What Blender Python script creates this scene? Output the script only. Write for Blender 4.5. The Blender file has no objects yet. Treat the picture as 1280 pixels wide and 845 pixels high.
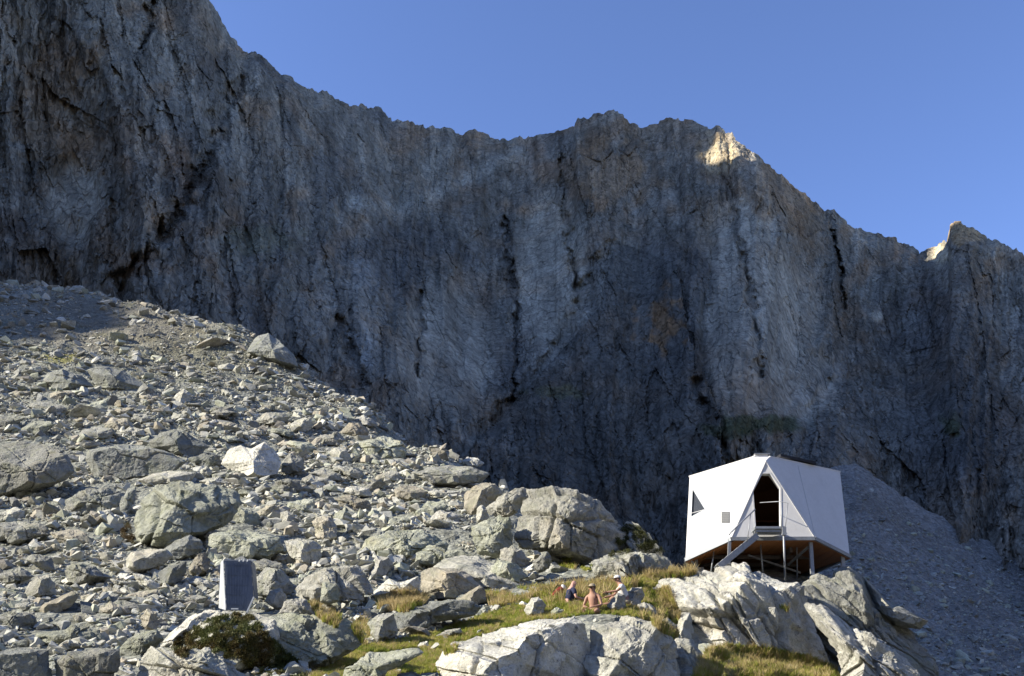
import bpy, bmesh, math, random
import numpy as np
from mathutils import Vector, Matrix, Euler

# ------------------------------------------------------------------ camera
SC = bpy.context.scene
F = 1244.4            # focal length in photo pixels (photo is 1280 x 845)
PITCH = math.radians(22.98)
CAMZ = 1.6
cam_d = bpy.data.cameras.new('camera')
cam = bpy.data.objects.new('camera', cam_d)
SC.collection.objects.link(cam)
cam.location = (0, 0, CAMZ)
cam.rotation_euler = (math.radians(90) + PITCH, 0, 0)
cam_d.sensor_width = 36
cam_d.lens = 35.0
cam_d.clip_start = 0.1
cam_d.clip_end = 8000
SC.camera = cam

# ------------------------------------------------------------------ light
SUN_EL, SUN_AZ = math.radians(31), math.radians(9)     # azimuth measured from -X towards -Y
to_sun = Vector((-math.cos(SUN_EL) * math.cos(SUN_AZ), -math.cos(SUN_EL) * math.sin(SUN_AZ), math.sin(SUN_EL)))
W = bpy.data.worlds.new('World'); SC.world = W; W.use_nodes = True
wn = W.node_tree.nodes; wl = W.node_tree.links
bg = wn['Background']
sky = wn.new('ShaderNodeTexSky'); sky.sky_type = 'NISHITA'; sky.sun_disc = False
sky.sun_elevation = SUN_EL
sky.sun_rotation = math.atan2(to_sun.x, to_sun.y)       # rotation is measured from +Y towards +X
sky.altitude = 2300; sky.air_density = 1.0; sky.dust_density = 0.7; sky.ozone_density = 5.0
wb = wn.new('ShaderNodeMix'); wb.data_type = 'RGBA'; wb.blend_type = 'MULTIPLY'      # white balance of the picture
wb.inputs[0].default_value = 1.0; wb.inputs[7].default_value = (1.06, 0.955, 1.04, 1)
wl.new(sky.outputs[0], wb.inputs[6]); wl.new(wb.outputs[2], bg.inputs[0]); bg.inputs[1].default_value = 0.112
sun_d = bpy.data.lights.new('sun', 'SUN'); sun_d.energy = 4.2; sun_d.angle = math.radians(0.53)
sun_d.color = (1.0, 0.925, 0.80)
sun = bpy.data.objects.new('sun', sun_d); SC.collection.objects.link(sun)
sun.rotation_euler = to_sun.to_track_quat('Z', 'Y').to_euler()
sun.location = (-60, -20, 60)
SC.view_settings.view_transform = 'Standard'; SC.view_settings.look = 'None'
SC.view_settings.exposure = 1.35; SC.view_settings.gamma = 1.0
SC.view_settings.use_curve_mapping = False

# ------------------------------------------------------------------ helpers
COL = SC.collection
rng = np.random.default_rng(7)
random.seed(7)
CT, ST = math.cos(PITCH), math.sin(PITCH)

def unproj(px, py, D):
    """world point seen at photo pixel (px, py) at world distance Y = D"""
    px, py, D = np.broadcast_arrays(np.asarray(px, float), np.asarray(py, float), np.asarray(D, float))
    a = (px - 640) / F; b = -(py - 422.5) / F
    dy = CT - b * ST; dz = ST + b * CT
    return np.stack([a / dy * D, D, CAMZ + dz / dy * D], -1)

def proj(p):
    p = np.asarray(p, float); x = p[..., 0]; y = p[..., 1]; z = p[..., 2] - CAMZ
    f = y * CT + z * ST; u = -y * ST + z * CT
    return np.stack([640 + F * x / f, 422.5 - F * u / f], -1)

_perm = np.random.default_rng(3).permutation(256).astype(np.int32)
_perm = np.concatenate([_perm, _perm])
_g3 = np.random.default_rng(4).normal(size=(256, 3)).astype(np.float32)
_g3 /= np.linalg.norm(_g3, axis=1)[:, None]

from concurrent.futures import ThreadPoolExecutor
_pool = ThreadPoolExecutor(4)
def perlin(p):
    p = np.asarray(p, np.float32)
    if len(p) < 20000: return _perlin(p)
    return np.concatenate(list(_pool.map(_perlin, np.array_split(p, max(4, len(p) // 30000)))))

def _perlin(p):
    i = np.floor(p).astype(np.int32); f = p - i
    w = f * f * f * (f * (f * 6 - 15) + 10); i &= 255
    out = np.zeros(p.shape[0], np.float32)
    for dx in (0, 1):
        a = _perm[(i[:, 0] + dx) & 255]
        wx = w[:, 0] if dx else 1 - w[:, 0]
        for dy in (0, 1):
            b = _perm[a + ((i[:, 1] + dy) & 255)]
            wy = w[:, 1] if dy else 1 - w[:, 1]
            for dz in (0, 1):
                h = _perm[b + ((i[:, 2] + dz) & 255)]
                g = _g3[h]
                d = g[:, 0] * (f[:, 0] - dx) + g[:, 1] * (f[:, 1] - dy) + g[:, 2] * (f[:, 2] - dz)
                out += d * wx * wy * (w[:, 2] if dz else 1 - w[:, 2])
    return out * 1.6

def fbm(p, o=4, gain=0.5, lac=2.03):
    s = 0; a = 1.0; p = np.asarray(p, np.float32)
    for k in range(o):
        s = s + a * perlin(p + 17.3 * k); p = p * lac; a *= gain
    return s

def ridged(p, o=4, gain=0.5, lac=2.1):
    s = 0; a = 1.0; p = np.asarray(p, np.float32)
    for k in range(o):
        s = s + a * (1 - 2 * np.abs(perlin(p + 9.7 * k))); p = p * lac; a *= gain
    return s

def facets(q, seed=0, slope=1.0, off=0.6):
    """Voronoi cells in 2D, each a tilted plane: returns (height, distance to cell border)"""
    r = np.random.default_rng(100 + seed)
    T = 64
    jx = r.random((T, T)).astype(np.float32); jy = r.random((T, T)).astype(np.float32)
    gx = r.normal(size=(T, T)).astype(np.float32) * slope; gy = r.normal(size=(T, T)).astype(np.float32) * slope
    go = r.normal(size=(T, T)).astype(np.float32) * off
    q = np.asarray(q, np.float32); c = np.floor(q).astype(np.int32)
    best = np.full(q.shape[0], 9e9, np.float32); sec = best.copy(); h = np.zeros_like(best)
    for dx in (-1, 0, 1):
        for dy in (-1, 0, 1):
            cx = c[:, 0] + dx; cy = c[:, 1] + dy; ix = cx & 63; iy = cy & 63
            vx = q[:, 0] - cx - jx[ix, iy]; vy = q[:, 1] - cy - jy[ix, iy]
            d = vx * vx + vy * vy
            hh = go[ix, iy] + gx[ix, iy] * vx + gy[ix, iy] * vy
            m = d < best
            sec = np.where(m, best, np.minimum(sec, d)); h = np.where(m, hh, h); best = np.where(m, d, best)
    return h, np.sqrt(sec) - np.sqrt(best)

def sstep(a, b, x):
    t = np.clip((x - a) / (b - a), 0, 1); return t * t * (3 - 2 * t)

def seg_dist(px, py, pts):
    d = np.full(px.shape, 1e9)
    for (x0, y0), (x1, y1) in zip(pts[:-1], pts[1:]):
        dx, dy = x1 - x0, y1 - y0
        t = np.clip(((px - x0) * dx + (py - y0) * dy) / (dx * dx + dy * dy), 0, 1)
        d = np.minimum(d, np.hypot(px - x0 - t * dx, py - y0 - t * dy))
    return d

def in_poly(px, py, poly):
    c = np.zeros(np.shape(px), bool); n = len(poly)
    for i in range(n):
        x0, y0 = poly[i]; x1, y1 = poly[(i + 1) % n]
        m = ((y0 > py) != (y1 > py)) & (px < (x1 - x0) * (py - y0) / ((y1 - y0) + 1e-9) + x0)
        c ^= m
    return c

def mesh_np(name, V, Fc, mat=None, smooth=False, col=None):
    """fast mesh from numpy arrays; Fc is (n,3) or (n,4)"""
    me = bpy.data.meshes.new(name)
    V = np.asarray(V, np.float32); Fc = np.asarray(Fc, np.int32); k = Fc.shape[1]
    me.vertices.add(len(V)); me.vertices.foreach_set('co', V.ravel())
    me.loops.add(Fc.size); me.loops.foreach_set('vertex_index', Fc.ravel())
    me.polygons.add(len(Fc)); me.polygons.foreach_set('loop_start', np.arange(0, Fc.size, k, dtype=np.int32))
    me.polygons.foreach_set('use_smooth', np.full(len(Fc), smooth))
    if mat: me.materials.append(mat)
    me.update(calc_edges=True)
    if col is not None:
        a = me.color_attributes.new('Col', 'FLOAT_COLOR', 'POINT')
        c = np.ones((len(V), 4), np.float32); c[:, :3] = col
        a.data.foreach_set('color', c.ravel())
    return me

def grid_faces(nr, nc):
    i = np.arange((nr - 1) * (nc - 1)); r = i // (nc - 1); c = i % (nc - 1); a = r * nc + c
    return np.stack([a, a + 1, a + nc + 1, a + nc], 1)

def link(name, me, parent=None, loc=None, **props):
    o = bpy.data.objects.new(name, me); COL.objects.link(o)
    if loc is not None: o.location = loc
    if parent is not None: o.parent = parent
    for k, v in props.items():
        if v is not None: o[k] = v
    return o

def empty(name, loc, label, cat, group=None):
    o = link(name, None, None, loc, label=label, category=cat, group=group)
    o.empty_display_size = 0.3
    return o

# ------------------------------------------------------------------ materials
def newmat(name, rough=0.9, spec=0.2):
    m = bpy.data.materials.new(name); m.use_nodes = True
    nt = m.node_tree; b = nt.nodes['Principled BSDF']
    b.inputs['Roughness'].default_value = rough; b.inputs['Specular IOR Level'].default_value = spec
    return m, nt, b

def nd(nt, t, **kw):
    n = nt.nodes.new(t)
    for k, v in kw.items():
        if k.startswith('i_'): n.inputs[k[2:].replace('_', ' ')].default_value = v
        else: setattr(n, k, v)
    return n

def ramp(nt, src, stops):
    r = nt.nodes.new('ShaderNodeValToRGB'); e = r.color_ramp.elements
    while len(e) < len(stops): e.new(0.5)
    for el, (p, c) in zip(e, stops):
        el.position = p; el.color = (*c, 1) if len(c) == 3 else c
    nt.links.new(src, r.inputs[0]); return r.outputs[0]

def g3(v): return (v, v, v)

def mix(nt, fac, a, b, mode='MIX'):
    m = nt.nodes.new('ShaderNodeMix'); m.data_type = 'RGBA'; m.blend_type = mode
    for s, v in ((0, fac), (6, a), (7, b)):
        if isinstance(v, (int, float)): m.inputs[s].default_value = v
        elif isinstance(v, tuple): m.inputs[s].default_value = (*v, 1)
        else: nt.links.new(v, m.inputs[s])
    return m.outputs[2]

def noise(nt, vec, scale, detail=5, rough=0.6, dist=0.0, ndim='3D'):
    n = nd(nt, 'ShaderNodeTexNoise'); n.inputs['Scale'].default_value = scale
    n.inputs['Detail'].default_value = detail; n.inputs['Roughness'].default_value = rough
    n.inputs['Distortion'].default_value = dist
    nt.links.new(vec, n.inputs['Vector']); return n.outputs[0]

def mapping(nt, vec, scale=(1, 1, 1), rot=(0, 0, 0)):
    m = nd(nt, 'ShaderNodeMapping'); m.inputs['Scale'].default_value = scale; m.inputs['Rotation'].default_value = rot
    nt.links.new(vec, m.inputs[0]); return m.outputs[0]

def bump(nt, b, h, dist, strength=1.0, prev=None):
    n = nd(nt, 'ShaderNodeBump'); n.inputs['Strength'].default_value = strength; n.inputs['Distance'].default_value = dist
    nt.links.new(h, n.inputs['Height'])
    if prev is not None: nt.links.new(prev, n.inputs['Normal'])
    nt.links.new(n.outputs[0], b.inputs['Normal']); return n.outputs[0]

def mat_cliff():
    m, nt, b = newmat('cliff_rock', 0.95, 0.1)
    pos = nd(nt, 'ShaderNodeNewGeometry').outputs['Position']
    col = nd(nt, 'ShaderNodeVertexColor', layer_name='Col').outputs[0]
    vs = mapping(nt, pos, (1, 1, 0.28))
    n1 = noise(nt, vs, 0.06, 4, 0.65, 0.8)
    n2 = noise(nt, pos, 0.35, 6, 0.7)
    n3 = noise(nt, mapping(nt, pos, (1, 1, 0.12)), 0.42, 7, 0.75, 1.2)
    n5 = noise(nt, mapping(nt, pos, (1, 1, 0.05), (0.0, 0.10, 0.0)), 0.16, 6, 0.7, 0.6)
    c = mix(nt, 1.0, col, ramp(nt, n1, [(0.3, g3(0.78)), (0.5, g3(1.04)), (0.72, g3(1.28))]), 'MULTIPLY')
    c = mix(nt, 1.0, c, ramp(nt, n2, [(0.3, g3(0.72)), (0.7, g3(1.3))]), 'MULTIPLY')
    c = mix(nt, 1.0, c, ramp(nt, n3, [(0.35, g3(0.70)), (0.48, g3(1.0)), (0.68, g3(1.22))]), 'MULTIPLY')
    c = mix(nt, 1.0, c, ramp(nt, n5, [(0.34, g3(0.80)), (0.5, g3(1.0)), (0.68, g3(1.14))]), 'MULTIPLY')
    wv = nd(nt, 'ShaderNodeVectorMath', operation='MULTIPLY_ADD'); nz = nd(nt, 'ShaderNodeTexNoise'); nz.inputs['Scale'].default_value = 0.09; nz.inputs['Detail'].default_value = 3
    nt.links.new(pos, nz.inputs['Vector']); nt.links.new(nz.outputs['Color'], wv.inputs[0]); wv.inputs[1].default_value = (6, 6, 6); nt.links.new(pos, wv.inputs[2])
    joints = None
    for sc, rot, st, w, dk in ((0.13, (0, 0.12, 0), 0.16, 0.045, 0.50), (0.34, (0, -0.30, 0), 0.30, 0.07, 0.62)):
        vo = nd(nt, 'ShaderNodeTexVoronoi', feature='DISTANCE_TO_EDGE'); vo.inputs['Scale'].default_value = sc
        nt.links.new(mapping(nt, wv.outputs[0], (1, 0.6, st), rot), vo.inputs['Vector'])
        k = ramp(nt, vo.outputs[0], [(0.0, g3(dk)), (w, g3(1.0))])
        brk = noise(nt, pos, sc * 0.9, 2, 0.6)
        k = mix(nt, ramp(nt, brk, [(0.42, g3(0)), (0.56, g3(1))]), (1.0, 1.0, 1.0), k)
        joints = k if joints is None else mix(nt, 1.0, joints, k, 'MULTIPLY')
    c = mix(nt, 1.0, c, joints, 'MULTIPLY')
    n4 = noise(nt, pos, 0.02, 3, 0.6)
    c = mix(nt, ramp(nt, n4, [(0.5, g3(0)), (0.68, g3(0.5))]), c, mix(nt, 1.0, c, (1.25, 0.98, 0.75), 'MULTIPLY'))
    nt.links.new(c, b.inputs['Base Color'])
    p = bump(nt, b, joints, 1.2, 0.8); p = bump(nt, b, n3, 1.2, 0.7, p); p = bump(nt, b, n2, 0.8, 0.6, p)
    return m

def mat_rock(name, base, lichen=0.35, inst=False, scale=1.0, dark=0.5, streak=False):
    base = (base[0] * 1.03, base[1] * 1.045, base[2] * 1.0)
    """granite: grey-white stone, darker flecks and stains, yellow-green lichen"""
    m, nt, b = newmat(name, 0.92, 0.15)
    g = nd(nt, 'ShaderNodeNewGeometry'); pos = g.outputs['Position']
    oi = nd(nt, 'ShaderNodeObjectInfo')
    off = nd(nt, 'ShaderNodeVectorMath', operation='ADD')
    nt.links.new(pos, off.inputs[0])
    if inst: nt.links.new(oi.outputs['Random'], off.inputs[1])
    v = off.outputs[0]
    n1 = noise(nt, v, 0.9 * scale, 7, 0.65, 0.4)
    n2 = noise(nt, v, 5.0 * scale, 6, 0.7)
    n3 = noise(nt, v, 26.0 * scale, 4, 0.7)
    B = tuple(base)
    c = ramp(nt, n1, [(0.28, tuple(0.62 * x for x in B)), (0.5, B), (0.72, tuple(min(0.8, 1.22 * x) for x in B))])
    c = mix(nt, 1.0, c, ramp(nt, n2, [(0.3, g3(0.7)), (0.5, g3(1.0)), (0.72, g3(1.22))]), 'MULTIPLY')
    c = mix(nt, ramp(nt, n3, [(0.3, g3(dark)), (0.46, g3(0.0))]), c, tuple(0.35 * x for x in B))
    # lichen
    l1 = noise(nt, v, 1.7 * scale, 6, 0.7, 0.8)
    lm = ramp(nt, l1, [(0.5, g3(0)), (0.6, g3(lichen)), (0.75, g3(lichen))])
    c = mix(nt, lm, c, mix(nt, n2, (0.20, 0.22, 0.14), (0.34, 0.35, 0.23)))
    # black lichen blotches
    b1 = noise(nt, v, 3.1 * scale, 5, 0.75, 0.5)
    c = mix(nt, ramp(nt, b1, [(0.6, g3(0)), (0.66, g3(dark))]), c, (0.09, 0.09, 0.085))
    # rust warm
    r1 = noise(nt, v, 0.55 * scale, 4, 0.6)
    c = mix(nt, ramp(nt, r1, [(0.55, g3(0)), (0.7, g3(0.35))]), c, mix(nt, 1.0, c, (1.15, 0.98, 0.78), 'MULTIPLY'))
    if inst or True:
        hv = nd(nt, 'ShaderNodeMapRange'); nt.links.new(oi.outputs['Random'], hv.inputs[0])
        hv.inputs[3].default_value = 0.74; hv.inputs[4].default_value = 1.16
        cb = nd(nt, 'ShaderNodeCombineColor')
        for k in range(3): nt.links.new(hv.outputs[0], cb.inputs[k])
        c = mix(nt, 1.0, c, cb.outputs[0], 'MULTIPLY')
    nt.links.new(c, b.inputs['Base Color'])
    if not inst:
        mu = nd(nt, 'ShaderNodeTexVoronoi', feature='DISTANCE_TO_EDGE'); mu.inputs['Scale'].default_value = 1.1 * scale
        wv = mapping(nt, v, (1.0, 1.0, 0.55), (0.3, 0.5, 0.2))
        nt.links.new(wv, mu.inputs['Vector'])
        cr = ramp(nt, mu.outputs[0], [(0.0, g3(0.0)), (0.035, g3(1.0))])
        p = bump(nt, b, cr, 0.05, 0.5)
        p = bump(nt, b, n1, 0.25, 0.9, p)
        p = bump(nt, b, n2, 0.14, 1.0, p)
        bump(nt, b, n3, 0.035, 1.0, p)
    else:
        p = bump(nt, b, n2, 0.06, 0.8)
    return m

M_CLIFF = mat_cliff()
ROCK = {
    'pale':  mat_rock('granite_pale', (0.46, 0.445, 0.395), 0.30),
    'grey':  mat_rock('granite_grey', (0.34, 0.335, 0.305), 0.45),
    'green': mat_rock('granite_lichen', (0.37, 0.375, 0.315), 0.6),
    'warm':  mat_rock('granite_warm', (0.40, 0.365, 0.30), 0.35),
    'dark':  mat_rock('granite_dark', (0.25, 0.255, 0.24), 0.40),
    'white': mat_rock('granite_white', (0.58, 0.56, 0.51), 0.25, dark=0.8),
}
M_STONE = mat_rock('loose_granite', (0.36, 0.36, 0.34), 0.25, inst=True)
# ------------------------------------------------------------------ cliff
import time; T0 = time.time()
def build_cliff():
    ux = np.concatenate([np.linspace(-1500, -70, 70), np.linspace(-60, 1345, 1080), np.linspace(1360, 2400, 50)])
    SK = [(-1500, -420), (-1100, -430), (-700, -430), (-300, -400), (-100, -340), (0, -300), (100, -230), (200, -110), (240, -40), (262, 0), (270, 14),
          (283, 42), (300, 60), (310, 68), (318, 65), (328, 70), (342, 84), (352, 93), (362, 96), (378, 108),
          (392, 115), (405, 114), (420, 122), (438, 132), (455, 130), (475, 136), (490, 152), (505, 152),
          (520, 157), (540, 160), (560, 159), (575, 168), (592, 163), (612, 172), (650, 174), (682, 168),
          (700, 163), (718, 158), (722, 148), (745, 142), (765, 138), (778, 142), (786, 155), (800, 160), (812, 157),
          (835, 148), (860, 147), (878, 157), (890, 162), (899, 158), (912, 170), (925, 178), (940, 190), (955, 202), (985, 228),
          (1012, 246), (1032, 262), (1045, 264), (1060, 280), (1090, 290), (1120, 300), (1150, 312), (1170, 310),
          (1176, 304), (1186, 300), (1189, 282), (1200, 279), (1215, 284), (1235, 298), (1255, 305), (1280, 318), (1320, 345), (1400, 380),
          (1700, 470), (2400, 640)]
    BS = [(-1500, 420), (0, 430), (150, 440), (300, 490), (450, 570), (600, 670), (700, 730), (850, 790), (1000, 780), (1060, 760), (1280, 790), (2400, 800)]
    RD = [(-1500, 330), (-700, 380), (0, 430), (200, 460), (300, 500), (380, 560), (480, 690), (600, 730), (700, 700), (760, 640),
          (850, 612), (900, 585), (948, 556), (1000, 585), (1050, 620), (1130, 635), (1170, 600), (1195, 540), (1280, 505), (1500, 440), (2400, 300)]
    BD = [(-1500, 200), (-700, 240), (0, 290), (300, 300), (600, 330), (760, 300), (900, 310), (1100, 330), (1280, 300), (1700, 260), (2400, 200)]
    f = lambda T, x: np.interp(x, [a for a, _ in T], [b for _, b in T])
    sk = f(SK, ux); bs = f(BS, ux); rd = f(RD, ux); bd = f(BD, ux)
    ker = np.hanning(31); ker /= ker.sum()
    rds = np.convolve(np.pad(rd, 15, 'edge'), ker, 'valid'); rd = rds
    # jagged skyline detail
    jag = fbm(np.stack([ux * 0.07, ux * 0, ux * 0], 1), 3, 0.6) * 2.6
    jag += np.where(perlin(np.stack([ux * 0.16, ux * 0 + 5, ux * 0], 1)) > 0.35, -1.0, 0)
    sk = sk + jag
    nr = 500
    t = np.linspace(0, 1, nr)[:, None]
    top = np.maximum(sk, -15)[None, :]                     # most rows go to the part inside the frame
    yin = bs[None, :] + (top - bs[None, :]) * np.clip(t / 0.94, 0, 1)
    PY = yin + (sk[None, :] - top) * np.clip((t - 0.94) / 0.06, 0, 1)
    T = (bs[None, :] - PY) / (bs - sk)[None, :]
    U = np.broadcast_to(ux[None, :], PY.shape).copy()
    curve = T ** 1.45
    # lower walls of the bowl stay steep, ledges step back above them
    D = bd[None, :] + (rd - bd)[None, :] * curve
    u, v = U.ravel(), PY.ravel(); tt = T.ravel()
    P0 = unproj(U, PY, D).reshape(-1, 3)
    SX, SZ = u * 0.45, -v * 0.45                                      # along the wall, up the wall (metres, roughly)
    wx = fbm(np.stack([SX * 0.012, SZ * 0.005, SX * 0], 1), 3) * 10
    # warp for vertical ribs
    def at(k, kz, z0=0): return np.stack([(SX + wx) * k, SX * 0 + z0 * 3.1, SZ * kz + z0], 1)
    slabs = np.zeros_like(u)
    for cx, cy, rx, ry in ((690, 335, 52, 105), (950, 410, 82, 125), (560, 440, 70, 90), (1000, 480, 55, 60), (90, 250, 40, 60), (925, 300, 50, 60)):
        slabs = np.maximum(slabs, 1 - sstep(0.65, 1.1, np.hypot((u - cx) / rx, (v - cy) / ry) + 0.12 * wx / 12))
    butt = in_poly(u + 6 * wx / 12, v, [(770, 300), (845, 330), (860, 420), (900, 520), (905, 720), (560, 720), (590, 560), (690, 450), (750, 380)])
    bb = butt.astype(float)
    d = -34 * (ridged(at(0.0065, 0.0022), 3) - 0.5)                   # great buttresses
    d += -7.5 * (ridged(at(0.022, 0.0045, 5), 4, 0.55) - 0.3) * (1 - 0.75 * slabs)
    d += -3.2 * (ridged(at(0.055, 0.004, 25), 3, 0.6) - 0.3) * (1 - 0.6 * slabs)
    d += -3.2 * ridged(at(0.08, 0.012, 9), 3, 0.6) * (1 - 0.75 * slabs)
    q = np.stack([(SX + wx * 1.4) * 0.045 + SZ * 0.012, SZ * 0.011 - SX * 0.004], 1)
    h1, e1 = facets(q, 1, 1.0, 0.7)
    d += h1 * 2.6 * (1 - 0.65 * slabs)
    q2 = np.stack([SX * 0.14 + SZ * 0.03 + wx * 0.1, SZ * 0.035 - SX * 0.012], 1)
    h2, e2 = facets(q2, 2, 1.0, 0.8)
    d += h2 * 1.1 * (1 - 0.6 * slabs)
    q3 = np.stack([SX * 0.36 - SZ * 0.07, SZ * 0.10 + SX * 0.03], 1)
    h3, e3 = facets(q3, 3, 1.0, 0.8)
    d += h3 * 0.6 * (1 - 0.5 * slabs)
    # features of this wall
    wob = fbm(np.stack([u * 0.05, v * 0.04, u * 0], 1), 4, 0.6) * 6
    wmod = np.clip(0.75 + 0.8 * perlin(np.stack([u * 0.04, v * 0.06, u * 0 + 30], 1)), 0.3, 1.6); dmod = fbm(np.stack([u * 0.03, v * 0.05, u * 0 + 60], 1), 3)
    def crack(pts, w, dep):
        nonlocal d
        k = np.exp(-(seg_dist(u + wob, v, pts) / (w * wmod)) ** 2) * np.clip(0.85 + 0.45 * dmod, 0.4, 1.1); d += dep * k; return k
    gul = crack([(322, 70), (298, 110), (272, 150), (262, 190), (238, 235), (215, 275), (190, 305), (150, 360)], 13, 12)
    crack([(262, 195), (238, 235), (218, 275), (200, 300)], 7, 6)
    gul2 = crack([(190, 0), (186, 30), (180, 60)], 5, 14)
    cr = crack([(631, 272), (634, 320), (642, 370), (648, 440), (640, 500)], 6, 13)
    cr2 = crack([(524, 365), (526, 420), (524, 470)], 4.5, 8)
    cr3 = crack([(1038, 262), (1046, 320), (1056, 385)], 3.5, 16)
    cr4 = crack([(902, 210), (916, 260), (930, 330), (944, 400), (952, 470)], 6, 8)
    cr5 = crack([(702, 170), (706, 230), (712, 320), (722, 360)], 6, 12)
    cr6 = crack([(425, 395), (440, 440), (458, 480)], 10, 10)
    cr7 = crack([(760, 305), (735, 365), (700, 430), (650, 500), (600, 540)], 14, 11)
    cr8 = crack([(1000, 520), (1060, 460), (1140, 400), (1175, 330)], 14, 5)
    cr9 = crack([(870, 480), (905, 560), (930, 640)], 8, 10)
    d -= 16 * bb * sstep(300, 380, v)
    rim = 1 - sstep(0.0, 0.05, 1 - tt)                                # leave the traced skyline alone
    d *= 1 - 0.85 * rim
    d += 6 * rim * perlin(at(0.05, 0.05))
    PP = unproj(u, v, D.ravel() + d)
    # fine broken relief, in all directions
    n = np.stack([perlin(PP * 0.21 + k * 31) + 0.6 * perlin(PP * 0.5 + k * 11) for k in range(3)], 1)
    PP = PP + n * np.array([0.8, 0.65, 0.4]) * (1 - 0.6 * slabs)[:, None] * (0.35 + 0.65 * (1 - rim))[:, None]
    rimw = 1 - sstep(0.0, 0.10, 1 - tt)                               # broken blocks along the crest
    blk = h2 * 0.9 + h3 * 0.7 + 4.0 * perlin(PP * 0.06) + 2.4 * perlin(PP * 0.15) + 1.3 * perlin(PP * 0.36)
    blk *= np.clip(0.55 + 1.1 * perlin(np.stack([u * 0.018, u * 0 + 3, u * 0], 1)), 0.15, 1.4)
    PP[:, 2] += rimw * blk * (PP[:, 1] / 620.0); PP[:, 0] += rimw * 1.5 * perlin(PP * 0.22 + 70)
    # ---------------- rock colours (albedo), some sun and shade painted in
    base = np.array([0.205, 0.197, 0.185])
    C = np.ones((len(u), 3)) * base
    tone = fbm(np.stack([u * 0.012, v * 0.006, u * 0], 1), 4)
    C *= (1 + 0.25 * tone)[:, None]
    def blend(m, c, k=1.0):
        nonlocal C
        m = np.clip(m * k, 0, 1)[:, None]; C = C * (1 - m) + np.array(c) * m
    streak = fbm(np.stack([u * 0.16 + wob * 0.1, v * 0.014, u * 0], 1), 4, 0.65)
    brown = fbm(np.stack([u * 0.02 + 7, v * 0.02, u * 0 + 3], 1), 4)
    blend(sstep(0.05, 0.7, brown), (0.225, 0.17, 0.125), 0.7)
    blend(slabs, (0.325, 0.305, 0.275), 0.9)
    dd = fbm(np.stack([u * 0.01 + 3, v * 0.008, u * 0 + 8], 1), 3)
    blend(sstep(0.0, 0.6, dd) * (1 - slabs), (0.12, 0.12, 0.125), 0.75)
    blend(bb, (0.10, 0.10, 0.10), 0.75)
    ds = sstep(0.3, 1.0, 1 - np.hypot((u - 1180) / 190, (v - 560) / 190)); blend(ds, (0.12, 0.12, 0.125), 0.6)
    C *= (1 + 0.34 * np.clip(streak, -0.8, 0.8) * (1 - 0.35 * bb) * (1 - 0.6 * slabs))[:, None]
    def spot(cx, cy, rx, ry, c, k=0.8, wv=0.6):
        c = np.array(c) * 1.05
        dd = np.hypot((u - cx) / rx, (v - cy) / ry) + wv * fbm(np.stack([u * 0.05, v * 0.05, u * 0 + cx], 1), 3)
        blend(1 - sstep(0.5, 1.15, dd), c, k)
    spot(825, 400, 26, 32, (0.22, 0.14, 0.08), 0.85, 0.9)
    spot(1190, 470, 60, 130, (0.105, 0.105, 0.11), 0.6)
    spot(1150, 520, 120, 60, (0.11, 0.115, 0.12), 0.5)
    spot(770, 215, 60, 45, (0.25, 0.18, 0.12), 0.6)
    spot(980, 240, 60, 42, (0.25, 0.185, 0.13), 0.65)
    spot(900, 195, 26, 30, (0.34, 0.29, 0.21), 0.7)  # sunlit summit patch painted into the rock colour
    spot(1200, 290, 26, 18, (0.30, 0.22, 0.13), 0.7)  # orange sun on the tower top, painted in
    spot(1178, 320, 14, 14, (0.42, 0.38, 0.30), 0.8)  # sunlit tip at the notch, painted as a pale spot
    spot(1010, 270, 30, 70, (0.23, 0.175, 0.125), 0.5)
    spot(70, 140, 60, 90, (0.21, 0.165, 0.12), 0.6)
    spot(50, 330, 70, 60, (0.17, 0.14, 0.115), 0.5)
    spot(90, 135, 18, 22, (0.26, 0.26, 0.26), 0.35)
    spot(450, 430, 20, 40, (0.31, 0.32, 0.33), 0.6); spot(455, 345, 18, 28, (0.30, 0.31, 0.32), 0.5)
    spot(1010, 400, 30, 60, (0.27, 0.26, 0.24), 0.5)
    spot(950, 495, 60, 34, (0.25, 0.215, 0.18), 0.5)
    spot(945, 530, 60, 14, (0.07, 0.085, 0.045), 0.8); spot(905, 540, 40, 9, (0.08, 0.09, 0.05), 0.7)
    spot(1190, 530, 14, 16, (0.07, 0.085, 0.045), 0.7); spot(700, 490, 40, 10, (0.11, 0.12, 0.075), 0.6)
    spot(1095, 395, 9, 8, (0.42, 0.40, 0.36), 0.7)
    spot(330, 300, 50, 20, (0.17, 0.175, 0.13), 0.5)
    # ledges with pale rubble
    L = seg_dist(u + wob, v, [(640, 195), (600, 215), (560, 235), (500, 262), (440, 250)])
    blend(np.exp(-(L / 10) ** 2), (0.33, 0.33, 0.32), 0.8)
    L = seg_dist(u + wob, v, [(560, 190), (500, 240), (470, 240)]); blend(np.exp(-(L / 9) ** 2), (0.30, 0.30, 0.29), 0.5)
    L = seg_dist(u + wob, v, [(280, 300), (310, 350), (370, 360)]); blend(np.exp(-(L / 8) ** 2), (0.27, 0.27, 0.25), 0.5)
    L = seg_dist(u + wob, v, [(1000, 500), (1060, 450), (1140, 395)]); blend(np.exp(-(L / 10) ** 2), (0.25, 0.25, 0.25), 0.5)
    for k, (m, s) in enumerate(((gul, .3), (gul2, .4), (cr, .6), (cr2, .5), (cr3, .4), (cr4, .4), (cr5, .3), (cr6, .5), (cr7, .2))):
        blend(m, (0.075, 0.075, 0.08), s)                              # dark streaks, and recess shade painted into gullies and cracks
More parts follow.
